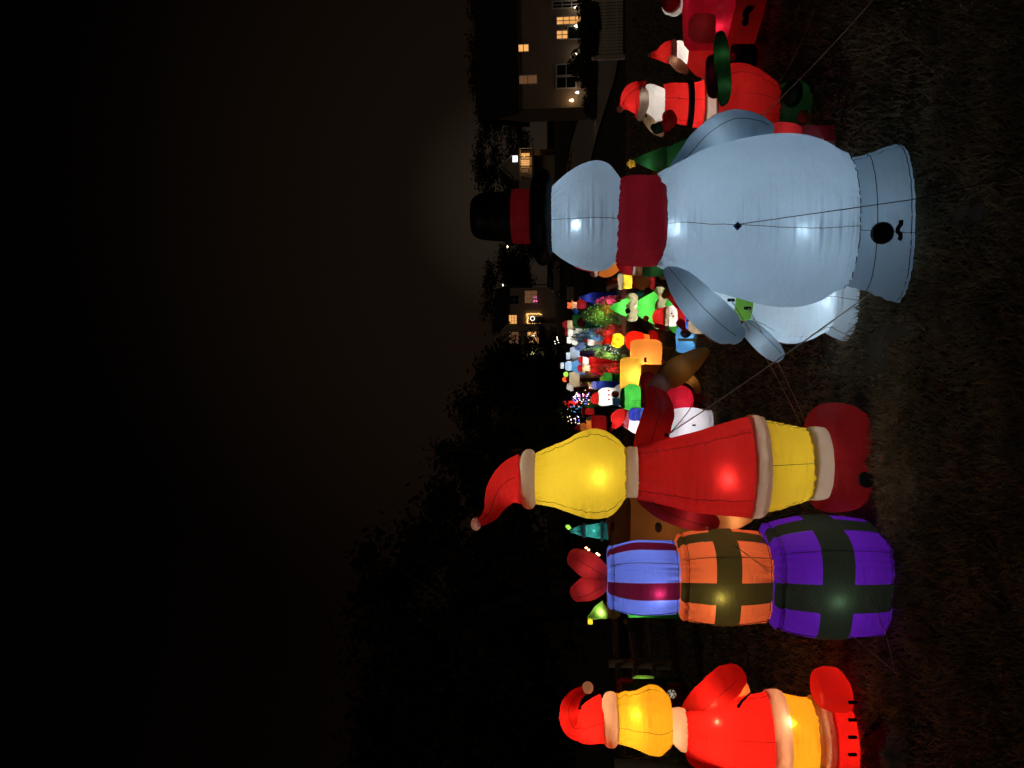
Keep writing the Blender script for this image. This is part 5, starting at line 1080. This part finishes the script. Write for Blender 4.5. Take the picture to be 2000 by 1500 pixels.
fig('inflatable_snowflake', 'pale lilac snowflake armed snowman with black hat', 33, 690, [('L', 'hat', 'black', [(1099, 691, 703), (1104, 690, 704), (1106, 688, 706)]), ('L', 'head', 'white', [(1105, 689, 702), (1110, 688, 703), (1115, 690, 701)]), ('L', 'body', 'white', [(1113, 680, 703), (1122, 676, 705), (1132, 682, 702)]), ('T', 'arm', 'white', [(1124, 680, -.1, 4), (1132, 674, -.1, 4), (1139, 670, -.1, 2.5)]), ('T', 'arm', 'white', [(1126, 684, -.1, 4), (1136, 680, -.1, 4), (1142, 677, -.1, 2.5)]), ('T', 'arm', 'white', [(1126, 698, -.1, 4), (1136, 698, -.1, 3), (1140, 697, -.1, 2)]), ('T', 'arm', 'white', [(1118, 700, -.1, 4), (1116, 706, -.1, 3)]), ('L', 'base', 'maroon', [(1130, 686, 700), (1142, 684, 700)], True)], [(1110, 695, 4, COOL), (1122, 690, 7, COOL), (1131, 677, .3, COOL), (1136, 681, .3, COOL)])
fig('inflatable_snowman', 'ice blue snowman with sparkling blue skirt', 32, 715, [('L', 'cap', 'scarf', [(1091, 708, 720), (1095, 707, 721)]), ('L', 'hat', 'white', [(1095, 708, 720), (1103, 708, 720)]), ('L', 'brim', 'black', [(1102, 704, 724), (1104, 704, 724)]), ('L', 'head', 'snow', [(1104, 708, 722), (1111, 705, 725), (1118, 708, 723)]), ('L', 'skirt', 'sky', [(1117, 708, 724), (1131, 702, 730), (1150, 702, 732)], True)], [(1099, 714, 3, COOL), (1111, 715, 6, COOL), (1128, 716, 7, COOL)])
fig('inflatable_santa', 'white bearded Santa with red cap above the red bushes', 31.5, 704, [('L', 'cap', 'red', [(1130, 698, 708), (1138, 695, 712)]), ('L', 'beard', 'white', [(1137, 697, 712), (1144, 697, 713), (1151, 701, 710)]), ('L', 'coat', 'red', [(1150, 697, 712), (1165, 696, 714)], True)], [(1144, 704, 7, NEUT), (1134, 704, 1.5, NEUT), (1158, 704, 3, NEUT)])
fig('inflatable_santa', 'beige bearded Santa with round red cap beside the polar bear', 31, 722, [('L', 'cap', 'red', [(1128, 714, 724), (1132, 712, 726), (1138, 711, 727)]), ('L', 'beard', 'cream', [(1137, 711, 728), (1146, 712, 728), (1154, 713, 726)]), ('T', 'arm', 'flesh', [(1146, 727, -.1, 4), (1152, 732, -.1, 4), (1157, 736, -.1, 3)]), ('L', 'coat', 'red', [(1153, 712, 728), (1168, 710, 730)], True)], [(1146, 719, 6, NEUT), (1133, 719, 1.5, NEUT), (1152, 732, .4, NEUT), (1160, 720, 3, NEUT)])
fig('inflatable_bear', 'white polar bear inflatable in profile with black nose', 33, 744, [('L', 'body', 'cream', [(1112, 728, 752), (1120, 726, 756), (1132, 728, 756)]), ('L', 'head', 'white', [(1107, 750, 760), (1112, 748, 764), (1120, 750, 764)]), ('B', 'nose', 'black', (1112, 765, -.2, 2.4, 2.4)), ('L', 'leg', 'cream', [(1130, 728, 738), (1150, 728, 738)], True), ('L', 'leg', 'cream', [(1130, 746, 756), (1150, 746, 756)], True), ('X', 'sign', 'tan', (1124, 1131, 755, 761, -.5, .06))], [(1122, 740, 8, NEUT), (1114, 756, 2.5, NEUT)])
fig('inflatable_ornament', 'green ball ornament over the polar bear back', 36, 731, [('B', 'ball', 'lime', (1105.5, 731, 0, 5.5, 5)), ('L', 'stand', 'dgreen', [(1110, 729, 733), (1125, 729, 733)], True)], [(1105, 731, 3, NEUT)])
fig('inflatable_ornament', 'orange red ball ornament next to the green ball', 36, 742, [('B', 'ball', 'orange', (1103, 741, 0, 5, 5)), ('B', 'bow', 'red', (1108, 741, -.1, 3.5, 3.5)), ('L', 'stand', 'darkred', [(1108, 739, 743), (1125, 739, 743)], True)], [(1104, 741, 3, NEUT)])
fig('inflatable_frog', 'green inflatable frog with yellow belly on a red sled', 27, 738, [('L', 'head', 'lime', [(1172, 738, 748), (1177, 734, 750), (1182, 736, 748)]), ('L', 'body', 'green', [(1178, 728, 742), (1186, 728, 746), (1196, 730, 746)], True), ('L', 'belly', 'yellow', [(1183, 743, 750), (1190, 742, 751), (1194, 744, 749)]), ('X', 'sled', 'darkred', (1196, 1199, 727, 754, -.2, .3))], [(1177, 742, .8, NEUT), (1188, 736, 1.2, NEUT), (1188, 746, .5, NEUT)])
fig('inflatable_globe', 'blue and white snow globe inflatable behind the white bear', 26, 752, [('L', 'globe', 'lilac', [(1154, 748, 756), (1159, 745, 760), (1166, 746, 759)]), ('L', 'base', 'blue', [(1165, 745, 760), (1175, 744, 761)], True)], [(1160, 752, 1.5, COOL), (1172, 752, 1, COOL)])
fig('inflatable_candle', 'thin cream candle inflatable beside the snow globe', 27, 758, [('T', 'flame', 'yellow', [(1147, 746, 0, 1.5), (1151, 750, 0, 2.5)]), ('L', 'candle', 'cream', [(1150, 750, 758), (1158, 752, 760), (1172, 753, 761)], True), ('T', 'stripe', 'red', [(1150, 760, -.1, 2), (1156, 762, -.1, 2)])], [(1156, 755, 1.2, NEUT), (1150, 750, .2, NEUT)])
fig('inflatable_penguin', 'black penguin inflatable beneath the polar bear head', 30, 770, [('L', 'body', 'black', [(1124, 764, 776), (1134, 762, 780), (1148, 764, 778)], True), ('L', 'belly', 'cream', [(1140, 768, 777, -.25), (1150, 768, 777, -.25)]), ('B', 'beak', 'lorange', (1131, 776, -.25, 2.5, 2))], [(1134, 770, 2, NEUT)])
fig('inflatable_santa', 'red Santa inflatable waving behind the multicoloured light tree', 32, 790, [('L', 'hat', 'red', [(1100, 785, 791), (1106, 783, 795)]), ('L', 'beard', 'white', [(1098, 784, 790), (1104, 783, 790)]), ('L', 'coat', 'red', [(1108, 783, 797), (1124, 783, 799), (1136, 784, 798)], True)], [(1104, 788, 1.5, NEUT), (1120, 790, 5, NEUT)])
fig('inflatable_bear', 'light blue cub inflatable with white cap beside waving Santa', 31, 805, [('B', 'cap', 'white', (1099, 803, 0, 5, 4)), ('L', 'head', 'snow', [(1103, 798, 808), (1109, 796, 811), (1116, 799, 809)]), ('L', 'body', 'sky', [(1114, 793, 806), (1126, 792, 806)], True)], [(1109, 803, 4, COOL), (1120, 800, 3, COOL), (1099, 803, 1, NEUT)])
fig('inflatable_star', 'tiny green and white glowing star figure', 34, 815, [('L', 'top', 'lime', [(1098, 813, 817), (1103, 811, 818), (1107, 813, 817)]), ('L', 'base', 'white', [(1107, 812, 819), (1114, 812, 819)], True)], [(1103, 814, 1.2, NEUT), (1110, 815, 1.2, NEUT)])
fig('inflatable_truck', 'red lit inflatable truck carrying a dark green tree', 27, 804, [('X', 'bed', 'red', (1140, 1161, 798, 810, 0, .5)), ('X', 'cab', 'darkred', (1135, 1144, 797, 810, 0, .5)), ('L', 'tree', 'dgreen', [(1136, 785, 792), (1150, 782, 798), (1162, 780, 798)], True), ('X', 'chassis', 'maroon', (1160, 1190, 795, 811, 0, .5))], [(1150, 804, 2.5, NEUT), (1138, 804, .6, NEUT), (1152, 790, .7, NEUT)])
fig('inflatable_figure', 'gingerbread coloured figure with red cone hat on a red box', 20, 830, [('T', 'hat', 'darkred', [(1119, 837, 0, 1.5), (1125, 836, 0, 5), (1131, 835, 0, 7.5)]), ('L', 'trim', 'trim', [(1129, 827, 842), (1132, 827, 843)]), ('L', 'head', 'tan', [(1131, 828, 842), (1140, 826, 844), (1146, 830, 842)]), ('L', 'body', 'lorange', [(1145, 820, 842), (1154, 818, 842), (1160, 820, 842)]), ('X', 'box', 'red', (1155, 1184, 812, 846, 0, .4)), ('B', 'friend', 'white', (1150, 818, -.1, 4, 5)), ('X', 'stand', 'maroon', (1184, 1215, 816, 842, 0, .3))], [(1138, 835, 1.2, WARM), (1151, 830, 1.4, WARM), (1170, 830, 1.6, NEUT), (1150, 818, .5, NEUT)])
fig('inflatable_gnome', 'white and red gnome inflatable at the edge of the blue bush', 29, 668, [('T', 'hat', 'darkred', [(1141, 663, 0, 2), (1146, 666, 0, 4)]), ('L', 'beard', 'white', [(1148, 663, 674), (1155, 663, 675), (1162, 665, 673)], True)], [(1154, 669, 2.5, NEUT), (1145, 666, .3, NEUT)])
# multicoloured light tree and strings
T = Thing('light_tree', 'wire tree strung with white, blue and yellow mini bulbs', 'light decoration', 26, 776)
c = P(1160, 776, 26); V, F = tube_mesh([Vector((c.x, 26, T.gz)), Vector((c.x, 26, T.gz + 1.9))], .02, 6); mesh_obj('pole', V, F, WIRE, T.root)
for k, col, n in (('bulb_white', 'w', 26), ('bulb_blue', 'b', 20), ('bulb_yellow', 'y', 16), ('bulb_magenta', 'm', 10)):
    dots(T.root, k, [P(random.uniform(1120, 1155), 0, 26) * 0 + P(xx, random.gauss(776, 3 + (xx - 1118) * .22), 26 + random.gauss(0, .12)) for xx in [random.uniform(1118, 1156) for _ in range(n)]], .02, MINI[col])
T = Thing('light_string', 'sagging string of coloured bulbs beside the gingerbread coloured figure', 'light decoration', 25, 822)
for k, col, n in (('bulb_white', 'w', 8), ('bulb_blue', 'b', 5), ('bulb_yellow', 'y', 5)): dots(T.root, k, [P(random.uniform(1108, 1132), random.uniform(812, 828), 25) for _ in range(n)], .018, MINI[col])
L = [P(1106 + i * 2.6, 820 + 6 * math.sin(i * 1.3), 25) for i in range(11)]; V, F = tube_mesh(L + [Vector((L[-1].x, 25, 0))], .008, 5); mesh_obj('wire', V, F, WIRE, T.root)
T = Thing('light_string', 'red bulbs strung on a distant hedge below the garage', 'light decoration', 60, 752)
dots(T.root, 'bulb_red', [P(random.uniform(1070, 1082), 737 + i * 1.3, 60) for i in range(22)], .035, MINI['r'])
q = P(1090, 752, 60); V, F = tube_mesh([P(1080, 736, 60.02), P(1074, 750, 60.02), P(1080, 766, 60.02), Vector((q.x, 60, tz(q.x, 60)))], .01, 5); mesh_obj('wire', V, F, WIRE, T.root)
T = Thing('light_string', 'tiny pale lights scattered along the dark yard behind the far row', 'light decoration', 48, 660)
dots(T.root, 'bulb_white', [P(1089 + random.gauss(0, 3), 658 + i * 2.2, 48) for i in range(7)], .035, MINI['w']); V, F = tube_mesh([P(1089, 656, 48.02), P(1092, 664, 48.02), P(1089, 673, 48.02), Vector((P(1089, 664, 48).x, 48, tz(0, 48)))], .008, 5); mesh_obj('wire', V, F, WIRE, T.root)

# ================================================================== TETHER CORDS
CORD = solid('tether_cord', (.55, .48, .40), .9, 30, .2, .1); CORDD = solid('tether_cord_dark', (.03, .03, .035), .9)
def cord(label, pts, r=.0022, mat=CORD, sag=.02):
    a, b = Vector(pts[0]), Vector(pts[-1]); q = []
    for i in range(17):
        t = i / 16; seg = t * (len(pts) - 1); k = min(int(seg), len(pts) - 2); f = seg - k
        p = Vector(pts[k]).lerp(Vector(pts[k + 1]), f); p.z -= sag * 4 * (f * (1 - f)); q.append(p)
    root = empty('tether_cord', (b.x, b.y, 0)); tag(root, label, 'cord', 'tether cords of the inflatables')
    V, F = tube_mesh(q, r, 5); mesh_obj('cord', V, F, mat, root)
    if b.z < .1:
        V, F = tube_mesh([Vector((b.x, b.y, -.03)), Vector((b.x, b.y, .05)), Vector((b.x + .012, b.y, .065)), Vector((b.x + .022, b.y, .05))], .004, 6); mesh_obj('stake', V, F, solid('stake_metal', (.05, .05, .05), .5), root)
def gp(x, y): D = Dg(x, y); p = P(x, y, D); return Vector((p.x, p.y, tz(p.x, D) + .02))
cord('long pale cord from the yellow figure across the lawn to the tall snowman foot', [P(1304, 849, 4.08), gp(1800, 505)], .0034)
cord('thin cord from the small snowman chest toward the yellow figure boots', [P(1428, 586, 4.45), gp(1585, 862)], .0030)
cord('second thin cord from the small snowman scarf toward the yellow figure boots', [P(1462, 603, 4.45), gp(1590, 852)], .0030)
cord('dark cord from the tether patch on the tall snowman back to the near lawn', [P(1442, 438, 3.50), P(1780, 390, 3.0), gp(2060, 330)], .0020, CORDD, .0)
cord('pale cord slanting from behind the tall snowman arm to the upper frame edge', [P(1470, 245, 4.6), gp(1735, -25)], .0030)
cord('faint cord running up from Santa trousers to the upper frame edge', [P(1520, 165, 5.0), gp(1600, 10)], .0030)
cord('faint cord from the orange gift box across the lower left lawn', [P(1430, 1062, 3.80), gp(1756, 1312), gp(1815, 1362)], .0018)
cord('faint cord from the purple gift box to the lower left lawn', [P(1690, 1146, 3.72), gp(1756, 1312), gp(1800, 1420)], .0018)
cord('dark cord pair from the yellow figure shoulder to the white bodied Santa', [P(1306, 848, 4.1), P(1362, 770, 5.6)], .0026, CORDD)
cord('thin cord between the hidden elf and the green tree', [P(1256, 537, 6.8), gp(1420, 640)], .0030)
